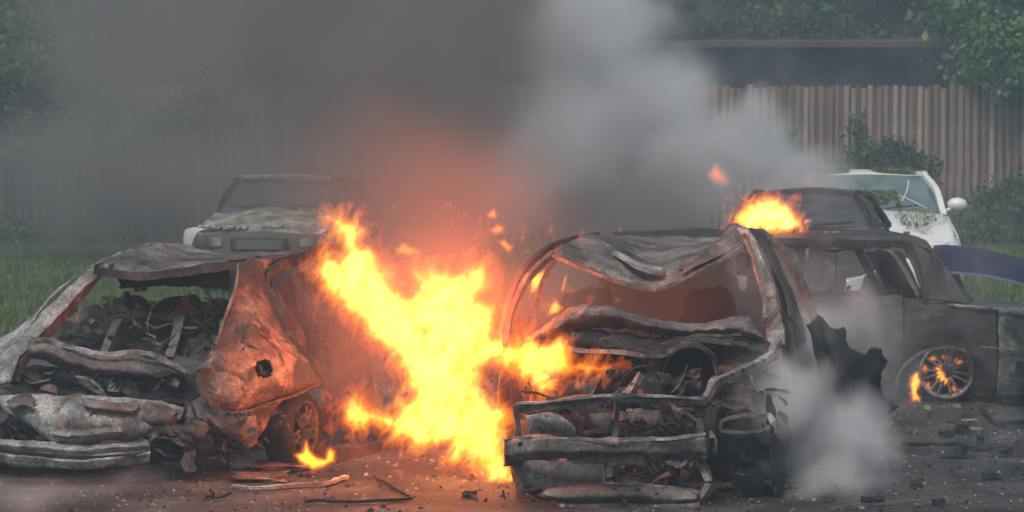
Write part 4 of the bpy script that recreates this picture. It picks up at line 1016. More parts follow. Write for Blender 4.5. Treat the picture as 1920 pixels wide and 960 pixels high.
def facing_car(name, x, Y, rz, W, H, paint, glass, label, L=4.0, belt=0.92, nose=0.72, hood=1.05, top=0.62, screen=0.8, glass_side=None, amp=0.0, box_shape=False, seed=0, rimmat=None, mirrors=True):
    """a whole car standing nose to the camera, parts placed in its own frame (x across, y back from the nose)"""
    t = empty(name, (x, Y, 0), label, 'car', None, rz)
    w = W / 2
    M = Matrix.Translation((x, Y, 0)) @ Matrix.Rotation(rz, 4, 'Z')
    def T(r): return [M @ Vector(p) for p in r]
    def sh(nm, rows, mat, nu=20, nv=14, th=0.02, a=None, par=None, **k):
        return sheet(nm, [T(r) for r in rows], mat, par or t, nu=nu, nv=nv, thick=th, amp=amp if a is None else a, freq=4, seed=seed, **k)
    def br(nm, path, a, b, mat, n=14, par=None, **k):
        return bar(nm, T(path), a, b, mat, par or t, n=n, amp=amp * 0.4, **k)
    tw = w * top / 0.75
    ys, yr = hood + 0.1, hood + 0.1 + screen
    sh('bonnet', [[(-w + .1, 0.16, nose - .03), (0, 0.04, nose + .02), (w - .1, 0.16, nose - .03)],
                  [(-w + .07, 0.6, belt - .08), (0, 0.55, belt - .03), (w - .07, 0.6, belt - .08)],
                  [(-w + .08, ys, belt + .02), (0, ys - .08, belt + .07), (w - .08, ys, belt + .02)]], paint, nu=30)
    sh('front_panel', [[(-w + .1, .16, nose - .03), (0, .04, nose + .02), (w - .1, .16, nose - .03)], [(-w + .06, .08, .5), (0, -.04, .5), (w - .06, .08, .5)]], paint, nu=24, nv=6)
    sh('bumper', [[(-w, .25, .52), (-w + .12, .02, .52), (0, -.1, .53), (w - .12, .02, .52), (w, .25, .52)], [(-w, .25, .35), (-w + .12, -.02, .35), (0, -.14, .36), (w - .12, -.02, .35), (w, .25, .35)], [(-w + .03, .28, .2), (-w + .15, .04, .2), (0, -.08, .2), (w - .15, .04, .2), (w - .03, .28, .2)]], M_TRIM if box_shape else paint, nu=30, nv=10, th=.04)
    sh('grille', [[(-.35, -.01, nose - .06), (.35, -.01, nose - .06)], [(-.33, -.09, .56), (.33, -.09, .56)]], M_TRIM, nu=8, nv=6, a=0)
    for s in (-1, 1):
        sh('headlight', [[(s * (w - .42), .09, nose - .05), (s * (w - .22), .12, nose - .02), (s * (w - .08), .3, nose + .03)], [(s * (w - .42), .03, nose - .17), (s * (w - .22), .07, nose - .17), (s * (w - .05), .3, nose - .12)]], M_GLASSD if box_shape else M_LAMP, nu=12, nv=6, a=0)
        # flank with wheel arches
        rows = []
        ysl = np.linspace(0.2, L - 0.1, 60)
        for v in (0, 0.15, 0.4, 0.7, 1):
            r = []
            for y in ysl:
                tp = np.interp(y, [0.2, hood, L * .6, L - .1], [nose - .02, belt, belt + .03, belt + .04])
                bt = 0.22
                for cyy in (0.75, L - 0.75):
                    q = 1 - ((y - cyy) / 0.36) ** 2
                    if q > 0: bt = max(bt, 0.3 + 0.36 * math.sqrt(q))
                r.append((s * (w - .08 + .09 * math.sin(math.pi * (0.15 + .7 * v)) - (.05 if y < .35 else 0)), y, tp + (bt - tp) * v))
            rows.append(r)
        sh('flank', rows, paint, nu=90, nv=18, linear_v=True)
        sh('side_window', [[(s * (w - .07), ys + .05, belt + .02), (s * (w - .06), L * .5, belt + .03), (s * (w - .07), L - .75, belt + .05)],
                           [(s * (tw + .03), yr - .1, H - .08), (s * (tw + .03), L * .55, H - .06), (s * (tw + .03), L - 1.05, H - .1)]], glass_side or glass, nu=16, nv=8, a=0)
        br('windscreen_pillar', [(s * (w - .07), ys - .02, belt), (s * (w * .5 + tw * .5 + .0), (ys + yr) / 2, (belt + H) / 2 + .04), (s * (tw + .01), yr, H - .04)], .07, .06, paint)
        br('centre_pillar', [(s * (w - .05), L * .52, belt), (s * (tw + .04), L * .54, H - .05)], .07, .04, M_TRIM, n=6)
        br('rear_pillar', [(s * (w - .07), L - .3, belt), (s * (tw + .02), L - .95, H - .05)], .2, .05, paint)
        br('roof_rail', [(s * (tw + .01), yr - .02, H - .04), (s * (tw + .03), L * .5, H - .01), (s * (tw + .01), L - .95, H - .05)], .06, .05, paint)
        if mirrors:
          mp = M @ Vector((s * (w + .14), ys + .22, belt + .13))
          mv = lathe([(-.06, 0.0), (-.05, .06), (0, .085), (.04, .08), (.05, .0)], (0, 0, 0), (0, 1, 0), 16)
          mv = ([Vector((p.x * 1.45, p.y, p.z)) + mp for p in map(Vector, mv[0])], mv[1])
          mi = merged('wing_mirror', [mv, bar('x', T([(s * (w - .06), ys + .2, belt + .03), (s * (w + .08), ys + .22, belt + .09)]), .04, .04, None, None, n=5, link=False)], paint if not box_shape else M_TRIM, t)
        for yy in (0.75, L - 0.75):
            burnt_wheel(t, M @ Vector((s * (w - .12), yy, .3)), M.to_3x3() @ Vector((s, 0, 0)), r=.3, rimr=.19, w=.18, spokes=5, mat=rimmat or M_RIM)
    sh('windscreen', [[(-w + .1, ys, belt + .03), (0, ys - .07, belt + .06), (w - .1, ys, belt + .03)], [(-tw, yr, H - .05), (0, yr - .05, H - .03), (tw, yr, H - .05)]], glass, nu=20, nv=10, a=0)
    sh('roof', [[(-tw, yr, H - .05), (0, yr - .05, H - .02), (tw, yr, H - .05)], [(-tw - .02, L * .55, H - .01), (0, L * .55, H + .02), (tw + .02, L * .55, H - .01)], [(-tw, L - 1.0, H - .06), (0, L - .95, H - .03), (tw, L - 1.0, H - .06)]], paint, nu=24)
    sh('rear_window', [[(-tw, L - 1.0, H - .06), (0, L - .95, H - .04), (tw, L - 1.0, H - .06)], [(-w + .12, L - .35, belt + .06), (0, L - .25, belt + .06), (w - .12, L - .35, belt + .06)]], glass, nu=14, nv=8, a=0)
    sh('tail', [[(-w + .1, L - .32, belt + .05), (0, L - .2, belt + .05), (w - .1, L - .32, belt + .05)], [(-w + .04, L - .1, .6), (0, L, .6), (w - .04, L - .1, .6)], [(-w + .06, L - .15, .22), (0, L - .05, .22), (w - .06, L - .15, .22)]], paint, nu=16)
    br('wiper', [(-.5, ys - .05, belt + .1), (-.1, ys + .02, belt + .13)], .015, .02, M_TRIM, n=4)
    br('wiper', [(.1, ys - .08, belt + .1), (.5, ys, belt + .13)], .015, .02, M_TRIM, n=4)
    sh('floor_pan', [[(-w + .1, .3, .3), (w - .1, .3, .3)], [(-w + .1, L - .3, .3), (w - .1, L - .3, .3)]], M_TRIM, nu=6, nv=6, a=0)
    return t, M

wc, WM = facing_car('white_car', GX(1658, 36), 35.2, R(3), 1.74, 1.47, M_WHITE, M_GLASSC, 'white hatchback strewn with green leaves, cracked windscreen, parked by the fence', top=0.60, screen=0.72, belt=0.97, nose=0.72, hood=1.0)
pcar, PM = facing_car('pale_saloon', GX(494, 37), 36.4, R(-6), 1.74, 1.38, M_PALE, M_GLASSD, 'old boxy saloon with pale grit on its roof and bonnet, dim behind smoke', mirrors=False, top=0.51, screen=0.42, belt=0.93, nose=0.76, hood=1.15, box_shape=True)
bc, BM = facing_car('small_burnt_hatchback', GX(1486, 29.5), 28.9, R(-8), 1.58, 1.44, M_STEEL_D, M_GLASSD, 'small burnt out hatchback behind the sedan, only roof and windscreen showing', mirrors=False, top=0.46, screen=0.8, belt=1.04, amp=0.02, seed=6, glass_side=M_GLASSD, rimmat=M_ALLOY, L=3.8)

def litter(root, M, region, n, size, mat, name, seed, drape):
    """leaves and twigs lying on a surface: region in the car's own frame"""
    rs = np.random.RandomState(seed)
    V, F = [], []
    for k in range(n):
        x, y = rs.uniform(region[0], region[1]), rs.uniform(region[2], region[3])
        if fbm(np.array([[x * 3, y * 3, seed]]), 2, seed)[0] < -0.12: continue
        z = drape(x, y) + 0.012 + rs.uniform(0, .03)
        s = size * rs.uniform(.4, 1.5)
        a = rs.uniform(0, 6.28)
        d = Vector((math.cos(a), math.sin(a), rs.uniform(-1.0, 1.0))) * s
        e = Vector((-math.sin(a), math.cos(a), rs.uniform(-.3, .3))) * s * .35
        c = Vector((x, y, z))
        b0 = len(V)
        V += [M @ (c - d / 2), M @ (c + e / 2), M @ (c + d / 2), M @ (c - e / 2)]
        F.append((b0, b0 + 1, b0 + 2, b0 + 3))
    o = mesh_of(name, V, F, mat, root, smooth=False)
    o['kind'] = 'stuff'
    return o
for k, (a, b2) in enumerate((((.62, .0), (.05, .55)), ((.3, .1), (.5, .8)), ((-.1, .3), (.25, .2)))):
    pa, pb_ = [WM @ Vector((q[0], 1.12 + .68 * q[1], 1.03 + .40 * q[1] + .03)) for q in (a, b2)]
    bar('glass_crack', [pa, (pa + pb_) / 2 + Vector((.03, 0, .02)), pb_], .012, .01, M_WHITE, wc, n=10, amp=.01)
M_LITTER = leaf_mat('wilted leaves', (0.10, 0.14, 0.025), (0.24, 0.28, 0.09), 0.1)
M_DUST = leaf_mat('pale grit and straw', (0.5, 0.49, 0.40), (0.8, 0.78, 0.68), 0.0)
litter(wc, WM, (-.6, .62, 1.8, 2.0), 1800, .06, M_LITTER, 'leaf_litter', 1, lambda x, y: 1.47)
litter(wc, WM, (-.7, .3, 1.12, 1.4), 2600, .06, M_LITTER, 'leaf_litter', 2, lambda x, y: 1.06 + (y - 1.1) * .6)
litter(wc, WM, (-.75, .75, .1, 1.05), 1800, .05, M_LITTER, 'leaf_litter', 3, lambda x, y: np.interp(y, [0, .6, 1.1], [.79, .96, 1.08]))
M_TOPDUST = metal('grit covered roof paint', (0.10, 0.10, 0.085), (0.30, 0.29, 0.23), (0.60, 0.58, 0.48), 3.0, 16, soot=0.3, rust=0.3, bstr=0.3)
for ch in bpy.data.objects:
    if ch.parent is pcar and ch.name.split('.')[0] in ('bonnet', 'roof'):
        ch.data.materials[0] = M_TOPDUST
litter(pcar, PM, (-.78, .78, .05, .3), 4200, .04, M_DUST, 'ash_litter', 6, lambda x, y: .80)
litter(pcar, PM, (-.62, .62, 1.55, 1.9), 4200, .04, M_DUST, 'ash_litter', 5, lambda x, y: 1.36)

M_WING = plain('pale bleached wing paint', (0.6, 0.6, 0.54), 0.6, 0.15, 9)
sheet('front_wing', [[PM @ Vector(q) for q in r] for r in ([(-.90, .0, .80), (-.78, -.05, .83), (-.62, -.07, .82)], [(-.92, .0, .70), (-.84, -.06, .72), (-.74, -.09, .76)], [(-.92, .02, .50), (-.88, -.02, .50), (-.85, -.06, .52)])], M_WING, pcar, nu=14, nv=12, amp=.01)
# ------------------------------------------------------------------ the low dark blue car at the right edge
N_ = empty('dark_blue_car', (GX(1900, 26.4), 26.6, 0), 'low crushed dark blue car at the right, grass showing through its empty side window', 'car')
CUR = N_
S('roof', [[(1752, 466, 26.4), (1800, 470, 26.3), (1860, 482, 26.2), (1930, 508, 26.1), (2000, 545, 26.0)],
           [(1750, 462, 26.7), (1800, 464, 26.7), (1860, 474, 26.7), (1930, 496, 26.7), (2010, 535, 26.7)],
           [(1752, 462, 27.6), (1800, 463, 27.6), (1860, 471, 27.6), (1930, 490, 27.6), (2010, 528, 27.6)]], M_NAVY, nu=50, nv=16, amp=0.012, seed=121)
S('roof_side', [[(1752, 466, 26.38), (1800, 470, 26.28), (1860, 482, 26.18), (1930, 508, 26.08), (2000, 545, 25.98)], [(1760, 512, 26.3), (1800, 514, 26.2), (1860, 521, 26.1), (1930, 540, 26.05), (2000, 572, 25.95)]], M_NAVY, nu=50, nv=10, amp=0.008, seed=122)
B('window_frame', [(1770, 512, 26.22), (1800, 512, 26.16), (1860, 519, 26.06), (1930, 538, 26.0), (1990, 570, 25.95)], 0.02, 0.02, plain('blue trim', (0.12, 0.17, 0.26), 0.4, 0.2), n=40)
S('pillar', [[(1752, 466, 26.36), (1780, 470, 26.3)], [(1765, 520, 26.3), (1800, 516, 26.25)], [(1800, 580, 26.2), (1822, 582, 26.2)]], M_NAVY, nu=8, nv=20, amp=0.008)
S('flank', [[(1640, 590, 26.4), (1800, 582, 26.2), (2060, 588, 25.9)], [(1640, 640, 26.35), (1800, 640, 26.1), (2060, 650, 25.85)], [(1640, 705, 26.4), (1800, 705, 26.2), (2060, 715, 25.9)]], M_NAVY, nu=40, nv=20, amp=0.02, seed=124)
S('bonnet', [[(1640, 590, 26.4), (1800, 582, 26.2)], [(1640, 582, 27.0), (1790, 570, 27.0)], [(1650, 580, 27.6), (1790, 566, 27.6)]], M_NAVY, nu=20, nv=14, amp=0.03)
S('flank', [[(1660, 586, 27.7), (1800, 584, 27.7), (2060, 586, 27.7)], [(1660, 690, 27.7), (1800, 690, 27.7), (2060, 690, 27.7)]], M_NAVY, nu=30, nv=10, amp=0.02)
B('far_rail', [(1760, 470, 27.55), (1860, 484, 27.5), (1990, 520, 27.5)], 0.04, 0.04, M_TRIM, n=16)
for (x, y) in ((1700, 26.35), (2010, 26.1), (1720, 27.6), (2010, 27.6)):
    burnt_wheel(N_, (GX(x, y), y, 0.28), (0, -1 if y < 27 else 1, 0), r=0.29, rimr=0.19, w=0.18, spokes=5, mat=M_RIM)
# ------------------------------------------------------------------ tangled scrap inside the wrecks: too many small bits to pick apart
def scrap(root, n, boxes, mats, seed, name='charred_scrap', lmin=.05, lmax=.22):
    rs = np.random.RandomState(seed)
    per = {i: [] for i in range(len(mats))}
    for k in range(n):
        bx = boxes[rs.randint(len(boxes))]
        x, y, Y = rs.uniform(bx[0], bx[1]), rs.uniform(bx[2], bx[3]), rs.uniform(bx[4], bx[5])
        p = np.array(P(x, y, Y))
        L = rs.uniform(lmin, lmax)
        d = rs.normal(size=3) * np.array([1.0, .5, .55]); d /= np.linalg.norm(d)
        e = rs.normal(size=3); e /= np.linalg.norm(e)
        q = [p - d * L / 2, p + e * L * .22, p + d * L / 2 + e * L * .1]
        kind = rs.rand()
        if kind < .5:
            w, h = rs.uniform(.006, .018), rs.uniform(.006, .018)
        elif kind < .85:
            w, h = rs.uniform(.03, .085), rs.uniform(.003, .006)
        else:
            w, h = rs.uniform(.03, .06), rs.uniform(.03, .05)
        i = rs.randint(len(mats))
        per[i].append(bar('x', q, [w * .6, w, w * .4], h, None, None, n=7, amp=.012, freq=9, seed=k, up=tuple(rs.normal(size=3)), link=False))
    for i, ps in per.items():
        if ps:
            o = merged(name, ps, mats[i], root, smooth=False)
            o['kind'] = 'stuff'

scrap(C_, 210, [(985, 1310, 690, 748, 18.4, 18.9), (1070, 1310, 768, 818, 18.25, 18.5), (1340, 1450, 700, 780, 18.4, 18.8), (1170, 1300, 868, 910, 18.3, 18.7), (1000, 1420, 640, 690, 18.9, 19.2)], [M_SOOT, M_STEEL_D, M_STEEL, M_RUSTD], 1)
scrap(C_, 80, [(1330, 1480, 720, 940, 18.3, 18.6), (960, 1310, 860, 950, 18.2, 18.5)], [M_SOOT, M_STEEL_D], 2)
scrap(C_, 60, [(1050, 1420, 620, 680, 20.0, 21.5)], [M_SOOT, M_STEEL_D], 7)
scrap(A, 150, [(110, 410, 590, 662, 19.7, 20.1), (20, 340, 690, 745, 19.2, 19.6), (0, 90, 770, 825, 19.1, 19.3)], [M_SOOT, M_STEEL_D, M_STEEL], 3)
scrap(A, 120, [(280, 470, 775, 870, 19.0, 19.35), (380, 560, 760, 830, 19.3, 19.7), (200, 430, 560, 600, 20.2, 20.8)], [M_SOOT, M_RUSTD, M_STEEL_D, M_RUST], 4)
scrap(D, 40, [(1700, 1860, 700, 755, 24.2, 24.4), (1520, 1700, 545, 560, 24.6, 25.0)], [M_SOOT, M_RUSTD], 5)
# ------------------------------------------------------------------ litter on the yard
def lump(name, px, py, w, h, d, mat, label, cat='debris', seed=0, rz=0.0, amp=0.62, Y=None):
    """a broken piece lying on the ground with its foot at pixel row py"""
    Yg = Y or 5760 * CAMZ / (py - HOR)
    bm = bmesh.new()
    bmesh.ops.create_cube(bm, size=1)
    bmesh.ops.subdivide_edges(bm, edges=bm.edges, cuts=5, use_grid_fill=True)
    co = np.array([v.co for v in bm.verts])
    n = fbm(co * 3.1 + seed, 3, seed)
    n2 = fbm(co * 3.1 + seed + 50, 3, seed + 3)
    rot = Matrix.Rotation(rz, 3, 'Z')
    for i, v in enumerate(bm.verts):
        c = Vector((v.co.x * (1 + amp * n[i]), v.co.y * (1 + amp * n2[i]), v.co.z * (1 + amp * (n[i] + n2[i]) * .7)))
        v.co = rot @ Vector((c.x * w, c.y * d, max(-h * .5, c.z * h)))
    me = bpy.data.meshes.new(name)
    bm.to_mesh(me); bm.free()
    o = link_mesh(name, me, mat, None, smooth=False)
    o.location = (GX(px, Yg), Yg, h * .5 - 0.005)
    tag(o, label, cat)
    return o

lump('charred_block', 1850, 858, .30, .085, .16, M_BLACKP, 'black charred slab, the largest piece lying on the gravel at the right', seed=1)
lump('charred_lump', 1842, 838, .05, .07, .05, M_BLACKP, 'small black lump standing just behind the largest slab', seed=2)
lump('charred_lump', 1778, 822, .09, .055, .07, M_SOOT, 'small dark lump, left one of the pair below the sedan wheel', seed=3)
lump('charred_lump', 1808, 816, .10, .075, .07, M_SOOT, 'dark pointed lump, right one of the pair below the sedan wheel', seed=4)
lump('charred_bar', 1752, 838, .34, .025, .05, M_SOOT, 'thin dark bar lying flat left of the largest slab', seed=5, rz=.15)
lump('charred_bar', 1800, 862, .2, .02, .05, M_SOOT, 'short dark bar lying in front of the largest slab', seed=6, rz=-.1)
lump('charred_lump', 1865, 903, .11, .05, .08, M_SOOT, 'dark lump lying nearer than the slab at the right', seed=7)
lump('charred_lump', 1722, 918, .06, .04, .06, M_SOOT, 'small dark lump lying beside the foot of the white smoke', seed=8)
lump('charred_lump', 1765, 950, .07, .04, .06, M_SOOT, 'small dark lump at the lower right edge of the yard', seed=9)
lump('ash_flake', 1742, 768, .05, .03, .04, M_ASH, 'white ash flake under the left of the burning wheel', seed=10)
lump('ash_flake', 1798, 765, .05, .025, .04, M_ASH, 'white ash flake under the right of the burning wheel', seed=11)
lump('ash_flake', 1822, 790, .10, .015, .06, M_ASH, 'flat pale flake on the gravel right of the burning wheel', seed=12)
lump('ash_flake', 1828, 806, .12, .015, .05, M_ASH, 'flat pale flake behind the dark pointed lump', seed=13)
lump('scrap_pile', 520, 892, .34, .07, .3, M_RUSTD, 'low heap of rusty scrap in front of the small ground fire', seed=14)
lump('scrap_pile', 480, 905, .3, .05, .2, M_RUST, 'glowing rusty flakes heaped left of the pale strip', seed=15)
lump('charred_lump', 1640, 950, .12, .05, .1, M_SOOT, 'dark flat lump in the smoke near the bottom edge', seed=16)
lump('charred_lump', 1590, 930, .1, .05, .1, M_SOOT, 'dark lump just right of the carrier wheel at the foot of the smoke', seed=18)
lump('charred_lump', 880, 936, .08, .05, .08, M_RUSTD, 'small rusty lump below the blaze left of the carrier', seed=19)

def strand(name, path, w, h, mat, label, cat='debris', n=40, amp=0.01, seed=0):
    pts = []
    for (x, y, z) in path:
        Y = (CAMZ - z) * 5760 / (y - HOR)
        pts.append((GX(x, Y), Y, z))
    o = bar(name, pts, w, h, mat, None, n=n, amp=amp, seed=seed)
    tag(o, label, cat)
    return o
strand('pale_strip', [(433, 914, .02), (475, 916, .02), (520, 914, .025), (560, 912, .02), (610, 908, .02), (650, 896, .02)], .035, .02, M_ASH, 'pale metal strip lying on the ground below the small fire')
strand('dark_rod', [(570, 946, .015), (640, 944, .02), (700, 942, .02), (770, 938, .015)], .02, .02, M_SOOT, 'dark rod lying flat in the lower left foreground')
strand('bent_wire', [(700, 895, .01), (730, 912, .02), (768, 932, .01)], .014, .012, M_SOOT, 'thin bent wire between the rod and the blaze')
strand('black_cable', [(1845, 768, .01), (1858, 785, .02), (1880, 798, .02), (1905, 796, .04), (1940, 792, .02)], .03, .03, M_SOOT, 'black cable curling on the gravel at the right edge', 'cable')
strand('thin_pipe', [(1560, 956, .015), (1620, 950, .02), (1700, 944, .015), (1730, 940, .01)], .014, .014, M_ASH, 'thin pipe lying along the bottom edge beside the carrier')
strand('twig', [(380, 938, .01), (396, 930, .05), (388, 918, .10)], .012, .012, M_SOOT, 'black bent twig of wire standing in front of the hatchback', n=14)
strand('twig', [(392, 938, .01), (412, 934, .03), (430, 926, .06)], .012, .012, M_SOOT, 'low black twig of wire leaning right in front of the hatchback', n=14)

def rubble(name, n, region, smin, smax, mat, seed):
    rs = np.random.RandomState(seed)
    base = np.array([(0, 0, 1), (.9, 0, -.2), (-.4, .8, -.2), (-.4, -.8, -.2)])
    V = np.zeros((n, 4, 3)); F = []
    x = rs.uniform(region[0], region[1], n); y = rs.uniform(region[2], region[3], n)
    for k in range(n):
        s = smin + (smax - smin) * rs.rand() ** 3
        a = rs.uniform(0, 6.28)
        c, sn = math.cos(a), math.sin(a)
        b = base + rs.uniform(-.35, .35, (4, 3))
        V[k, :, 0] = x[k] + s * (b[:, 0] * c - b[:, 1] * sn)
        V[k, :, 1] = y[k] + s * (b[:, 0] * sn + b[:, 1] * c)
        V[k, :, 2] = s * .6 * b[:, 2] + .004
        q = 4 * k
        F += [(q, q + 1, q + 2), (q, q + 2, q + 3), (q, q + 3, q + 1)]
    o = mesh_of(name, V.reshape(-1, 3), F, mat, smooth=False)
    tag(o, kind='stuff')
rubble('dark_rubble', 6000, (-4.5, 5.5, 16.5, 27), .004, .03, M_SOOT, 1)
rubble('gravel', 6000, (-4.5, 5.5, 16.5, 27), .004, .022, plain('grey gravel', (0.20, 0.19, 0.18), 0.9, 0.4, 60), 2)
rubble('ash_specks', 900, (-4.5, 5.5, 16.5, 26), .004, .018, M_ASH, 3)
# ------------------------------------------------------------------ fire
import openvdb

def fire_mat(name, col, k, surf=0.0):
    m = bpy.data.materials.new(name)
    m.use_nodes = True
    nt = m.node_tree
    nt.nodes.clear()
    out = nt.nodes.new('ShaderNodeOutputMaterial')
    e = nt.nodes.new('ShaderNodeEmission')
    e.inputs[0].default_value = (*col, 1)
    e.inputs[1].default_value = k
    nt.links.new(e.outputs[0], out.inputs['Volume'])
    if surf:
        t = nt.nodes.new('ShaderNodeBsdfTransparent')
        e2 = nt.nodes.new('ShaderNodeEmission')
        e2.inputs[0].default_value = (*col, 1)
        e2.inputs[1].default_value = surf
        a = nt.nodes.new('ShaderNodeAddShader')
        nt.links.new(t.outputs[0], a.inputs[0]); nt.links.new(e2.outputs[0], a.inputs[1])
        nt.links.new(a.outputs[0], out.inputs['Surface'])
    return m

F_OUT = fire_mat('outer flame', (1.0, 0.13, 0.009), 2.2, 0.04)
F_MID = fire_mat('middle flame', (1.0, 0.30, 0.015), 2.4)
F_IN = fire_mat('inner flame', (1.0, 0.55, 0.015), 2.0)
F_CORE = fire_mat('hottest flame', (1.0, 0.80, 0.16), 3.6)

SHELLS = (F_OUT, F_MID, F_IN, F_CORE)
SHELLS_THIN = (fire_mat('thin outer flame', (1.0, 0.17, 0.009), 7.0, 0.03), fire_mat('thin middle flame', (1.0, 0.36, 0.02), 9.0), fire_mat('thin inner flame', (1.0, 0.6, 0.04), 10.0), fire_mat('thin hottest flame', (1.0, 0.8, 0.2), 14.0))
SHELLS_MID = (fire_mat('roof outer flame', (1.0, 0.14, 0.009), 3.2, 0.04), fire_mat('roof middle flame', (1.0, 0.30, 0.015), 3.6), fire_mat('roof inner flame', (1.0, 0.5, 0.02), 3.6), fire_mat('roof hottest flame', (1.0, 0.75, 0.2), 5.0))

def biggest_piece(pts, quads):
    lab = np.arange(len(pts))
    while True:
        m = lab[quads].min(1)
        new = lab.copy()
        np.minimum.at(new, quads.reshape(-1), np.repeat(m, 4))
        new = new[new]
        if (new == lab).all():
            break
        lab = new
    ql = lab[quads[:, 0]]
    ids, cnt = np.unique(ql, return_counts=True)
    quads = quads[ql == ids[cnt.argmax()]]
    used, inv = np.unique(quads.reshape(-1), return_inverse=True)
    return pts[used], inv.reshape(-1, 4)

def flame(name, poly, Y, thick, label, step=2.2, grow=26.0, cell=26.0, amp=0.85, fine=0.5, seed=1, levels=(0.10, 0.48, 0.90, 1.28), Yfun=None, cat='fire', group=None, soft=1.0, shear=(0.5, -0.9)):
    """burning gas: a turbulent body grown from an outline, in nested shells that get hotter inwards"""
    poly = np.array(poly, dtype=float)
    x0, y0 = poly.min(0) - 26
    x1, y1 = poly.max(0) + 26
    xs = np.arange(x0, x1, step); ys = np.arange(y0, y1, step)
    sm = step / FPX * Y                                        # metres a cell
    nd = max(10, int(thick * 2.4 / sm))
    X, Yp = np.meshgrid(xs, ys, indexing='ij')
    dist = np.full(X.shape, 1e9); inside = np.zeros(X.shape, bool)
    for i in range(len(poly)):
        a, b = poly[i], poly[(i + 1) % len(poly)]
        ab = b - a
        t = np.clip(((X - a[0]) * ab[0] + (Yp - a[1]) * ab[1]) / (ab @ ab + 1e-9), 0, 1)
        dist = np.minimum(dist, np.hypot(X - a[0] - t * ab[0], Yp - a[1] - t * ab[1]))
        c = ((a[1] > Yp) != (b[1] > Yp)) & (X < (b[0] - a[0]) * (Yp - a[1]) / (b[1] - a[1] + 1e-12) + a[0])
        inside ^= c
    sd = np.where(inside, dist, -dist)
    D = (np.arange(nd) - nd / 2) * sm                          # depth
    G = np.stack(np.broadcast_arrays(X[:, :, None], Yp[:, :, None], D[None, None, :] * FPX / Y), -1).astype(np.float32)
    c1 = cell
    # tongues: squeeze the noise across the flow so that it streaks along it
    sh = np.array(shear) / np.hypot(*shear)
    along = G[..., 0] * sh[0] + G[..., 1] * sh[1]
    across = -G[..., 0] * sh[1] + G[..., 1] * sh[0]
    Q = np.stack([across / c1, along / (c1 * 1.7), G[..., 2] / (c1 * 3.6)], -1)
    w = np.stack([vnoise(Q * 0.7, seed), vnoise(Q * 0.7, seed + 3), vnoise(Q * 0.7, seed + 6)], -1) * 0.8
    n1 = fbm(Q + w, 3, seed + 9)
    n2 = 1 - 2.2 * np.abs(fbm((Q + w) * 2.3, 4, seed + 13, 0.6))     # ridges: filaments
    y0w = thick * 0.45 * vnoise(np.stack([X / 90, Yp / 90, np.zeros_like(X)], -1), seed + 2)
    base = np.clip(sd / grow, -1.2, 0.85)
    half = thick * np.clip(0.25 + 0.6 * np.clip(sd / grow, 0, 1.6), 0.2, 1.2)
    dep = ((D[None, None, :] - y0w[:, :, None]) / half[:, :, None]) ** 2
    f = (base[:, :, None] + 0.28 - 0.8 * dep + amp * n1 + fine * n2).astype(np.float32)
    f[:2] = -1; f[-2:] = -1; f[:, :2] = -1; f[:, -2:] = -1; f[:, :, :2] = -1; f[:, :, -2:] = -1
    grid = openvdb.FloatGrid(-1.0)
    grid.copyFromArray(f)
    root = None
    for k, (lv, mt) in enumerate(zip(levels, SHELLS if len(poly) > 50 else (SHELLS_MID if thick > 0.15 else SHELLS_THIN))):
        pts, quads = grid.convertToQuads(isovalue=lv)
        quads = quads[:, ::-1]
        if len(quads) < 4:
            continue
        if len(quads) < 9000:
            pts, quads = biggest_piece(pts, quads)
        ii = pts
        px = x0 + ii[:, 0] * step
        py = y0 + ii[:, 1] * step
        dz = (ii[:, 2] - nd / 2) * sm
        YY = (Yfun(px, py) if Yfun else Y) + dz
        cx, cz = (px - 960) / FPX, -(py - 480) / FPX
        c, s = math.cos(TILT), math.sin(TILT)
        t = YY / (c + cz * s)
        co = np.stack([cx * t, YY, CAMZ + (-s + cz * c) * t], -1)
        if root is None:
            root = empty(name, (float(co[:, 0].mean()), float(co[:, 1].mean()), float(co[:, 2].min())), label, cat, group)
        me = bpy.data.meshes.new('flame')
        me.vertices.add(len(co)); me.vertices.foreach_set('co', co.astype(np.float32).reshape(-1))
        me.loops.add(len(quads) * 4); me.loops.foreach_set('vertex_index', quads.astype(np.int32).reshape(-1))
        me.polygons.add(len(quads)); me.polygons.foreach_set('loop_start', np.arange(len(quads)) * 4)
        me.update(calc_edges=True)
        link_mesh(('outer_flame', 'middle_flame', 'inner_flame', 'flame_core')[k], me, mt, root)
    return root

def glow(root, px, py, Y, watts, size=0.2, col=(1.0, 0.17, 0.035)):
    l = bpy.data.lights.new('flame_light', 'POINT')
    l.energy = watts; l.color = col; l.shadow_soft_size = size
    o = bpy.data.objects.new('flame_light', l)
    COL.objects.link(o)
    o.parent = root
    o.location = P(px, py, Y) - root.location
    return o

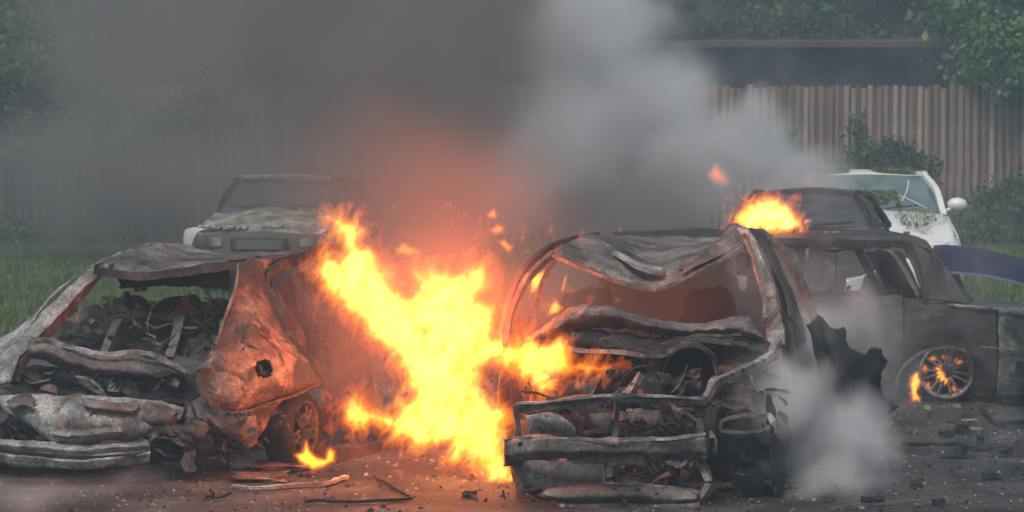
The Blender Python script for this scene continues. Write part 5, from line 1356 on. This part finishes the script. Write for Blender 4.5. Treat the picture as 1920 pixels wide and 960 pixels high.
main_poly = [(582, 508), (598, 482), (612, 466), (628, 478), (640, 470), (632, 446), (618, 426), (612, 406), (640, 400), (668, 410), (684, 428), (686, 448), (706, 470), (728, 498), (746, 532), (762, 548), (772, 530), (764, 500), (778, 498), (792, 505), (808, 494), (832, 500), (862, 506), (884, 486), (908, 490), (922, 510), (920, 540), (904, 556), (932, 566), (938, 590), (930, 626), (960, 632), (985, 624), (1014, 640), (1052, 628), (1074, 648), (1080, 676), (1120, 680), (1164, 682), (1126, 706), (1086, 696), (1056, 708), (1034, 738), (1006, 748), (984, 716), (940, 690), (904, 690), (902, 720), (930, 752), (966, 764), (964, 790), (952, 802), (950, 850), (970, 880), (966, 916), (932, 920), (900, 892), (872, 858), (862, 872), (834, 866), (836, 840), (796, 844), (758, 838), (726, 812), (700, 800), (660, 812), (638, 798), (642, 768), (664, 738), (688, 738), (700, 762), (732, 772), (742, 742), (762, 740), (752, 694), (724, 662), (694, 642), (672, 608), (640, 578), (608, 560), (596, 538)]
def main_y(px, py):
    return 19.15 - 0.55 * np.clip((px - 940) / 60, 0, 1) * np.clip((770 - py) / 30, 0, 1) + 0.35 * np.clip((700 - px) / 120, 0, 1)
fr = flame('large_fire', main_poly, 19.1, 0.24, 'large roaring orange and yellow blaze between the two burnt out cars', seed=5, Yfun=main_y, cell=15, amp=1.15, fine=0.75, step=1.7, grow=27, levels=(0.12, 0.5, 0.95, 1.4))
glow(fr, 700, 600, 19.0, 42, 0.3)
glow(fr, 860, 640, 18.9, 56, 0.35)
glow(fr, 840, 790, 18.8, 22, 0.3)
glow(fr, 900, 560, 19.4, 150, 0.3)
glow(fr, 1010, 680, 18.5, 3, 0.12)

sm_ = flame('small_ground_fire', [(550, 852), (566, 846), (574, 822), (584, 846), (598, 856), (608, 858), (612, 842), (620, 838), (630, 846), (628, 866), (606, 878), (586, 882), (560, 868)], 18.9, 0.07, 'small yellow fire on the ground beside the hatchback wheel', step=1.2, grow=8, cell=9, amp=0.4, fine=0.2, seed=11)
glow(sm_, 590, 855, 18.75, 1.5, 0.06)
rf = flame('roof_fire', [(1376, 404), (1392, 392), (1402, 376), (1420, 372), (1440, 364), (1462, 368), (1478, 382), (1490, 394), (1504, 410), (1510, 430), (1480, 436), (1430, 438), (1385, 434), (1374, 420)], 24.9, 0.2, 'orange fire burning behind the sedan roof in front of the small burnt car', step=1.2, grow=16, cell=9, amp=1.15, fine=0.75, levels=(0.1, 0.5, 0.95, 1.4), seed=17)
glow(rf, 1440, 400, 24.5, 8, 0.2)
flame('flame_wisp', [(1478, 372), (1490, 362), (1500, 368), (1504, 376), (1492, 378)], 24.8, 0.05, 'faint red wisp of flame just right of the roof fire', step=1.2, grow=8, cell=9, seed=19, levels=(0.2,), cat='flame')
flame('flame_wisp', [(1500, 418), (1512, 408), (1522, 412), (1512, 424)], 24.6, 0.04, 'small orange flame at the foot of the roof fire', step=1.2, grow=6, cell=9, seed=20, levels=(0.1, 0.5), cat='flame')
flame('flame_wisp', [(1334, 316), (1342, 306), (1350, 318), (1358, 330), (1364, 346), (1350, 342), (1336, 338), (1330, 328)], 25.5, 0.06, 'pale red flame high in the grey smoke left of the roof fire', step=1.2, grow=9, cell=9, seed=21, levels=(0.1,), cat='flame')
flame('flame_wisp', [(742, 466), (756, 458), (770, 462), (782, 474), (764, 478), (746, 476)], 19.3, 0.05, 'small orange flame floating above the left part of the blaze', step=1.2, grow=7, cell=9, seed=23, levels=(0.1, 0.5), cat='flame')
flame('flame_wisp', [(914, 402), (924, 392), (932, 398), (928, 408), (918, 408)], 19.4, 0.04, 'topmost of three orange flames rising right of the blaze', step=1.0, grow=6, cell=8, seed=25, levels=(0.0, 0.5), cat='flame')
flame('flame_wisp', [(922, 430), (934, 420), (944, 426), (940, 436), (926, 438)], 19.4, 0.04, 'middle one of three orange flames rising right of the blaze', step=1.0, grow=6, cell=8, seed=26, levels=(0.0, 0.5), cat='flame')
flame('flame_wisp', [(934, 452), (948, 450), (960, 462), (956, 474), (946, 466)], 19.4, 0.04, 'lowest of three orange flames rising right of the blaze', step=1.0, grow=6, cell=8, seed=27, levels=(0.0, 0.5), cat='flame')
cf = flame('cabin_flame', [(994, 540), (992, 522), (1006, 512), (1022, 508), (1018, 528), (1004, 548), (992, 556)], 20.2, 0.06, 'orange flame behind the left windscreen pillar of the people carrier', step=1.1, grow=8, cell=10, seed=31, levels=(0.05, 0.4, 0.8), cat='flame')
flame('cabin_flame', [(1026, 590), (1034, 570), (1042, 562), (1052, 576), (1044, 586)], 19.5, 0.05, 'small yellow flame above the torn scuttle of the people carrier', step=1.1, grow=7, cell=9, seed=32, levels=(0.0, 0.3, 0.7), cat='flame')
flame('cabin_flame', [(1052, 544), (1058, 520), (1064, 512), (1060, 534), (1056, 548)], 20.0, 0.03, 'thin streak of flame inside the people carrier', step=0.9, grow=3, cell=7, seed=33, levels=(-0.1, 0.4), cat='flame')
flame('engine_flame', [(1196, 744), (1200, 732), (1208, 734), (1212, 746)], 18.5, 0.03, 'tiny red flame on top of the front panel of the people carrier', step=1.0, grow=4, cell=7, seed=35, levels=(-0.1,), cat='flame')
glow(cf, 1010, 560, 20.2, 4, 0.1)
flame('wheel_fire', [(1710, 752), (1706, 720), (1712, 700), (1722, 696), (1726, 716), (1720, 736), (1728, 752)], 24.05, 0.06, 'strip of fire burning up the left edge of the sedan rear wheel', step=1.2, grow=7, cell=9, seed=41, levels=(0.0, 0.4, 0.8), cat='fire')
wf = flame('wheel_fire', [(1752, 690), (1764, 682), (1776, 696), (1782, 714), (1772, 722), (1758, 712)], 24.05, 0.06, 'bright flame in the middle of the sedan rear wheel', step=1.2, grow=7, cell=9, seed=42, levels=(0.0, 0.4, 0.8), cat='fire')
glow(wf, 1762, 705, 24.1, 0.7, 0.06)
for k, (x, y, w, h, lb) in enumerate(((1750, 672, 9, 5, 'top left flame lick over the sedan rear wheel'), (1772, 670, 6, 5, 'middle flame lick over the top of the sedan rear wheel'), (1796, 678, 9, 6, 'right flame lick over the top of the sedan rear wheel'),
                         (1740, 724, 6, 9, 'flame between two left spokes of the sedan rear wheel'), (1790, 728, 6, 7, 'flame between two right spokes of the sedan rear wheel'), (1801, 735, 5, 5, 'rightmost small flame in the sedan rear wheel'), (1734, 692, 6, 8, 'flame at the upper left of the sedan rear rim'))):
    flame('wheel_flame', [(x - w, y), (x - w * .3, y - h), (x + w * .6, y - h * .8), (x + w, y + h * .3), (x, y + h), (x - w * .7, y + h * .6)], 24.05, 0.03, lb, step=1.0, grow=4, cell=7, seed=50 + k, levels=(-0.1, 0.3), cat='flame')
# ------------------------------------------------------------------ smoke and haze
def smoke_mat(name, dens, col, aniso=0.2, absorb=None, grid=True):
    m = bpy.data.materials.new(name)
    m.use_nodes = True
    nt = m.node_tree
    nt.nodes.clear()
    out = nt.nodes.new('ShaderNodeOutputMaterial')
    v = nt.nodes.new('ShaderNodeVolumePrincipled')
    v.inputs['Color'].default_value = (*col, 1)
    v.inputs['Anisotropy'].default_value = aniso
    if absorb: v.inputs['Absorption Color'].default_value = (*absorb, 1)
    v.inputs['Density'].default_value = dens
    v.inputs['Density Attribute'].default_value = 'density' if grid else ''
    nt.links.new(v.outputs[0], out.inputs['Volume'])
    return m

def plume(name, lo, hi, voxel, blobs, mat, label, noise_scale, detail=4.0, edge=(0.0, 0.5), amp=1.0, seed=0.0, stretch=(1, 1, 1), cat='smoke', rough=0.55):
    """a volume whose density is a union of soft ellipsoids (x, y, z, rx, ry, rz, strength) eaten into by turbulence"""
    me = bpy.data.meshes.new(name)
    o = bpy.data.objects.new(name, me)
    COL.objects.link(o)
    ng = bpy.data.node_groups.new(name, 'GeometryNodeTree')
    ng.interface.new_socket('Geometry', in_out='INPUT', socket_type='NodeSocketGeometry')
    ng.interface.new_socket('Geometry', in_out='OUTPUT', socket_type='NodeSocketGeometry')
    N, L = ng.nodes, ng.links
    go = N.new('NodeGroupOutput')
    vc = N.new('GeometryNodeVolumeCube')
    vc.inputs['Min'].default_value = lo
    vc.inputs['Max'].default_value = hi
    for ax, nm in enumerate(('Resolution X', 'Resolution Y', 'Resolution Z')):
        vc.inputs[nm].default_value = max(8, int((hi[ax] - lo[ax]) / voxel))
    pos = N.new('GeometryNodeInputPosition')
    def vm(op, a, b=None):
        n = N.new('ShaderNodeVectorMath'); n.operation = op
        for i, s in enumerate((a, b)):
            if s is None: continue
            if isinstance(s, bpy.types.NodeSocket): L.new(s, n.inputs[i])
            else: n.inputs[i].default_value = s
        return n
    def mm(op, a, b=None, c=None, clamp=False):
        n = N.new('ShaderNodeMath'); n.operation = op; n.use_clamp = clamp
        for i, s in enumerate((a, b, c)):
            if s is None: continue
            if isinstance(s, bpy.types.NodeSocket): L.new(s, n.inputs[i])
            else: n.inputs[i].default_value = s
        return n.outputs[0]
    st = vm('MULTIPLY', pos.outputs[0], stretch).outputs[0]
    # warp so the edges billow
    wn_ = N.new('ShaderNodeTexNoise')
    wn_.inputs['Scale'].default_value = noise_scale * 0.6
    wn_.inputs['Detail'].default_value = 2
    L.new(vm('ADD', st, (seed, seed * 2, 5)).outputs[0], wn_.inputs['Vector'])
    wv = vm('MULTIPLY', vm('SUBTRACT', wn_.outputs['Color'], (0.5, 0.5, 0.5)).outputs[0], (1.0 / noise_scale * amp,) * 3).outputs[0]
    wpos = vm('ADD', pos.outputs[0], wv).outputs[0]
    tot = None
    for (x, y, z, rx, ry, rz, k) in blobs:
        d = vm('LENGTH', vm('MULTIPLY', vm('SUBTRACT', wpos, (x, y, z)).outputs[0], (1 / rx, 1 / ry, 1 / rz)).outputs[0]).outputs['Value']
        f = mm('MULTIPLY', mm('SUBTRACT', 1.0, d, clamp=True), k)
        tot = f if tot is None else mm('MAXIMUM', tot, f) if False else mm('SMOOTH_MAX', tot, f, 0.12)
    nn = N.new('ShaderNodeTexNoise')
    nn.inputs['Scale'].default_value = noise_scale
    nn.inputs['Detail'].default_value = detail
    nn.inputs['Roughness'].default_value = rough
    L.new(vm('ADD', vm('MULTIPLY', wpos, stretch).outputs[0], (seed, 0, 0)).outputs[0], nn.inputs['Vector'])
    v = mm('ADD', tot, mm('MULTIPLY', mm('SUBTRACT', nn.outputs[0], 0.5), amp))
    mr = N.new('ShaderNodeMapRange')
    mr.interpolation_type = 'SMOOTHSTEP'
    mr.inputs['From Min'].default_value = edge[0]
    mr.inputs['From Max'].default_value = edge[1]
    L.new(v, mr.inputs['Value'])
    dd = mm('MULTIPLY', mr.outputs[0], mm('MULTIPLY', tot, 6.0, clamp=True))
    L.new(dd, vc.inputs['Density'])
    sm = N.new('GeometryNodeSetMaterial')
    sm.inputs['Material'].default_value = mat
    L.new(vc.outputs[0], sm.inputs[0])
    L.new(sm.outputs[0], go.inputs[0])
    md = o.modifiers.new('smoke', 'NODES')
    md.node_group = ng
    me.materials.append(mat)
    tag(o, kind='stuff')
    return o

def pb(px, py, Y, rpx, rY, rpy, k=1.0):
    q = P(px, py, Y)
    s = FPX / Y
    return (q.x, q.y, q.z, rpx / s, rY, rpy / s, k)

SM_DARK = smoke_mat('brown grey smoke', 0.95, (0.37, 0.345, 0.33), 0.0)
SM_GREY = smoke_mat('pale grey smoke', 2.0, (0.86, 0.875, 0.885), 0.0)
SM_WHITE = smoke_mat('white smoke', 5.5, (0.985, 0.99, 0.995), 0.0)
SM_CABIN = smoke_mat('thick brown smoke', 1.6, (0.46, 0.41, 0.39), 0.0)
SM_FIRE = smoke_mat('smoke round the fire', 0.38, (0.50, 0.38, 0.34), 0.0)

plume('dark_smoke', (-9, 22.5, 0), (3.2, 48.5, 7.5), 0.13, [
    pb(780, 400, 27, 300, 4, 240, 1.3), pb(760, 150, 28, 360, 5, 300, 1.3), pb(700, -60, 29, 480, 5, 260, 1.2),
    pb(300, 330, 44.5, 620, 3.5, 230, 1.0), pb(240, 60, 36, 400, 7, 210, 0.5), pb(500, 330, 33, 240, 4, 150, 0.6), pb(560, 60, 30, 380, 6, 260, 0.95), pb(940, 60, 29, 200, 4, 300, 0.9),
    pb(1180, 420, 30, 260, 4, 130, 0.9)],
    SM_DARK, None, 0.9, detail=7, edge=(0.08, 1.2), amp=1.9, rough=0.6, seed=3.0)
plume('cabin_smoke', (-0.6, 19.9, 0.5), (3.4, 24.0, 1.9), 0.08, [
    pb(1080, 560, 21.3, 150, 1.2, 130, 1.1), pb(1260, 570, 21.3, 200, 1.2, 120, 1.1), pb(1420, 560, 21.4, 130, 1.0, 120, 1.0), pb(1540, 520, 23.9, 110, 1.0, 70, .6)],
    SM_CABIN, None, 1.2, edge=(0.05, 0.7), amp=0.8, seed=13.0)
plume('fire_smoke', (-4.2, 18.2, 0), (1.2, 23.0, 3.6), 0.08, [
    pb(800, 560, 19.6, 260, 1.5, 260, 1.1), pb(640, 700, 20.2, 130, 1.2, 160, 1.1), pb(560, 580, 20.8, 130, 1.2, 130, 1.0), pb(1000, 620, 19.2, 170, 1.0, 200, .9), pb(800, 360, 20.8, 320, 2.0, 230, 1.2), pb(760, 880, 18.9, 220, .6, 60, .9)],
    SM_FIRE, None, 1.2, edge=(0.0, 0.9), amp=0.9, seed=23.0)
plume('ground_smoke', (-4.0, 16.6, -0.02), (-1.4, 18.9, 0.45), 0.05, [
    pb(60, 930, 17.7, 200, .7, 36, 1.0), pb(240, 925, 17.9, 140, .6, 26, .8)], SM_GREY, None, 2.0, edge=(0.15, 1.6), amp=1.0, seed=31.0)
plume('grey_smoke', (-1.2, 29.2, 1.0), (6.2, 36, 4.6), 0.065, [
    pb(1490, 330, 32, 130, 1.4, 90, 1.15), pb(1390, 270, 32.5, 160, 1.8, 120, 1.15), pb(1290, 300, 32.5, 190, 1.8, 150, 1.1), pb(1200, 200, 33, 200, 2.2, 160, 1.05),
    pb(1110, 60, 33.5, 190, 2.4, 200, 1.1), pb(1070, 300, 33, 220, 2.2, 230, 1.2), pb(980, 380, 33, 170, 2.0, 150, 1.0), pb(1250, 330, 33.5, 230, 2.0, 150, 1.1), pb(1570, 350, 31.5, 85, 1, 50, 1.1), pb(1420, 200, 32.5, 60, 1, 50, 1.0)],
    SM_GREY, None, 1.7, detail=8, edge=(0.12, 1.0), amp=1.6, rough=0.62, seed=9.0)
plume('white_smoke', (1.3, 17.5, -0.02), (3.0, 20.6, 1.9), 0.035, [
    pb(1575, 810, 18.6, 130, .6, 120, 1.15), pb(1490, 730, 18.5, 110, .45, 100, 1.1), pb(1650, 820, 18.8, 70, .5, 100, .9), pb(1530, 620, 20.3, 80, .5, 110, .8), pb(1600, 905, 18.4, 110, .4, 45, .8), pb(1600, 790, 19.0, 70, .5, 70, .8),
    pb(1500, 620, 19.6, 80, .5, 110, .85), pb(1620, 630, 20.3, 110, .4, 120, .75), pb(1560, 900, 18.3, 110, .4, 50, .9), pb(1430, 700, 18.6, 60, .3, 60, .8), pb(1690, 690, 20.2, 50, .4, 90, .6)],
    SM_WHITE, None, 3.2, detail=8, edge=(0.1, 1.5), amp=2.0, rough=0.6, stretch=(1, 1, 0.7), seed=4.0)

hz = merged('haze', [box((0, 32, 4.9), (60, 76, 13.8))], smoke_mat('thin haze', 0.0046, (0.52, 0.76, 0.90), 0.1, grid=False), None, smooth=False)
tag(hz, kind='stuff')
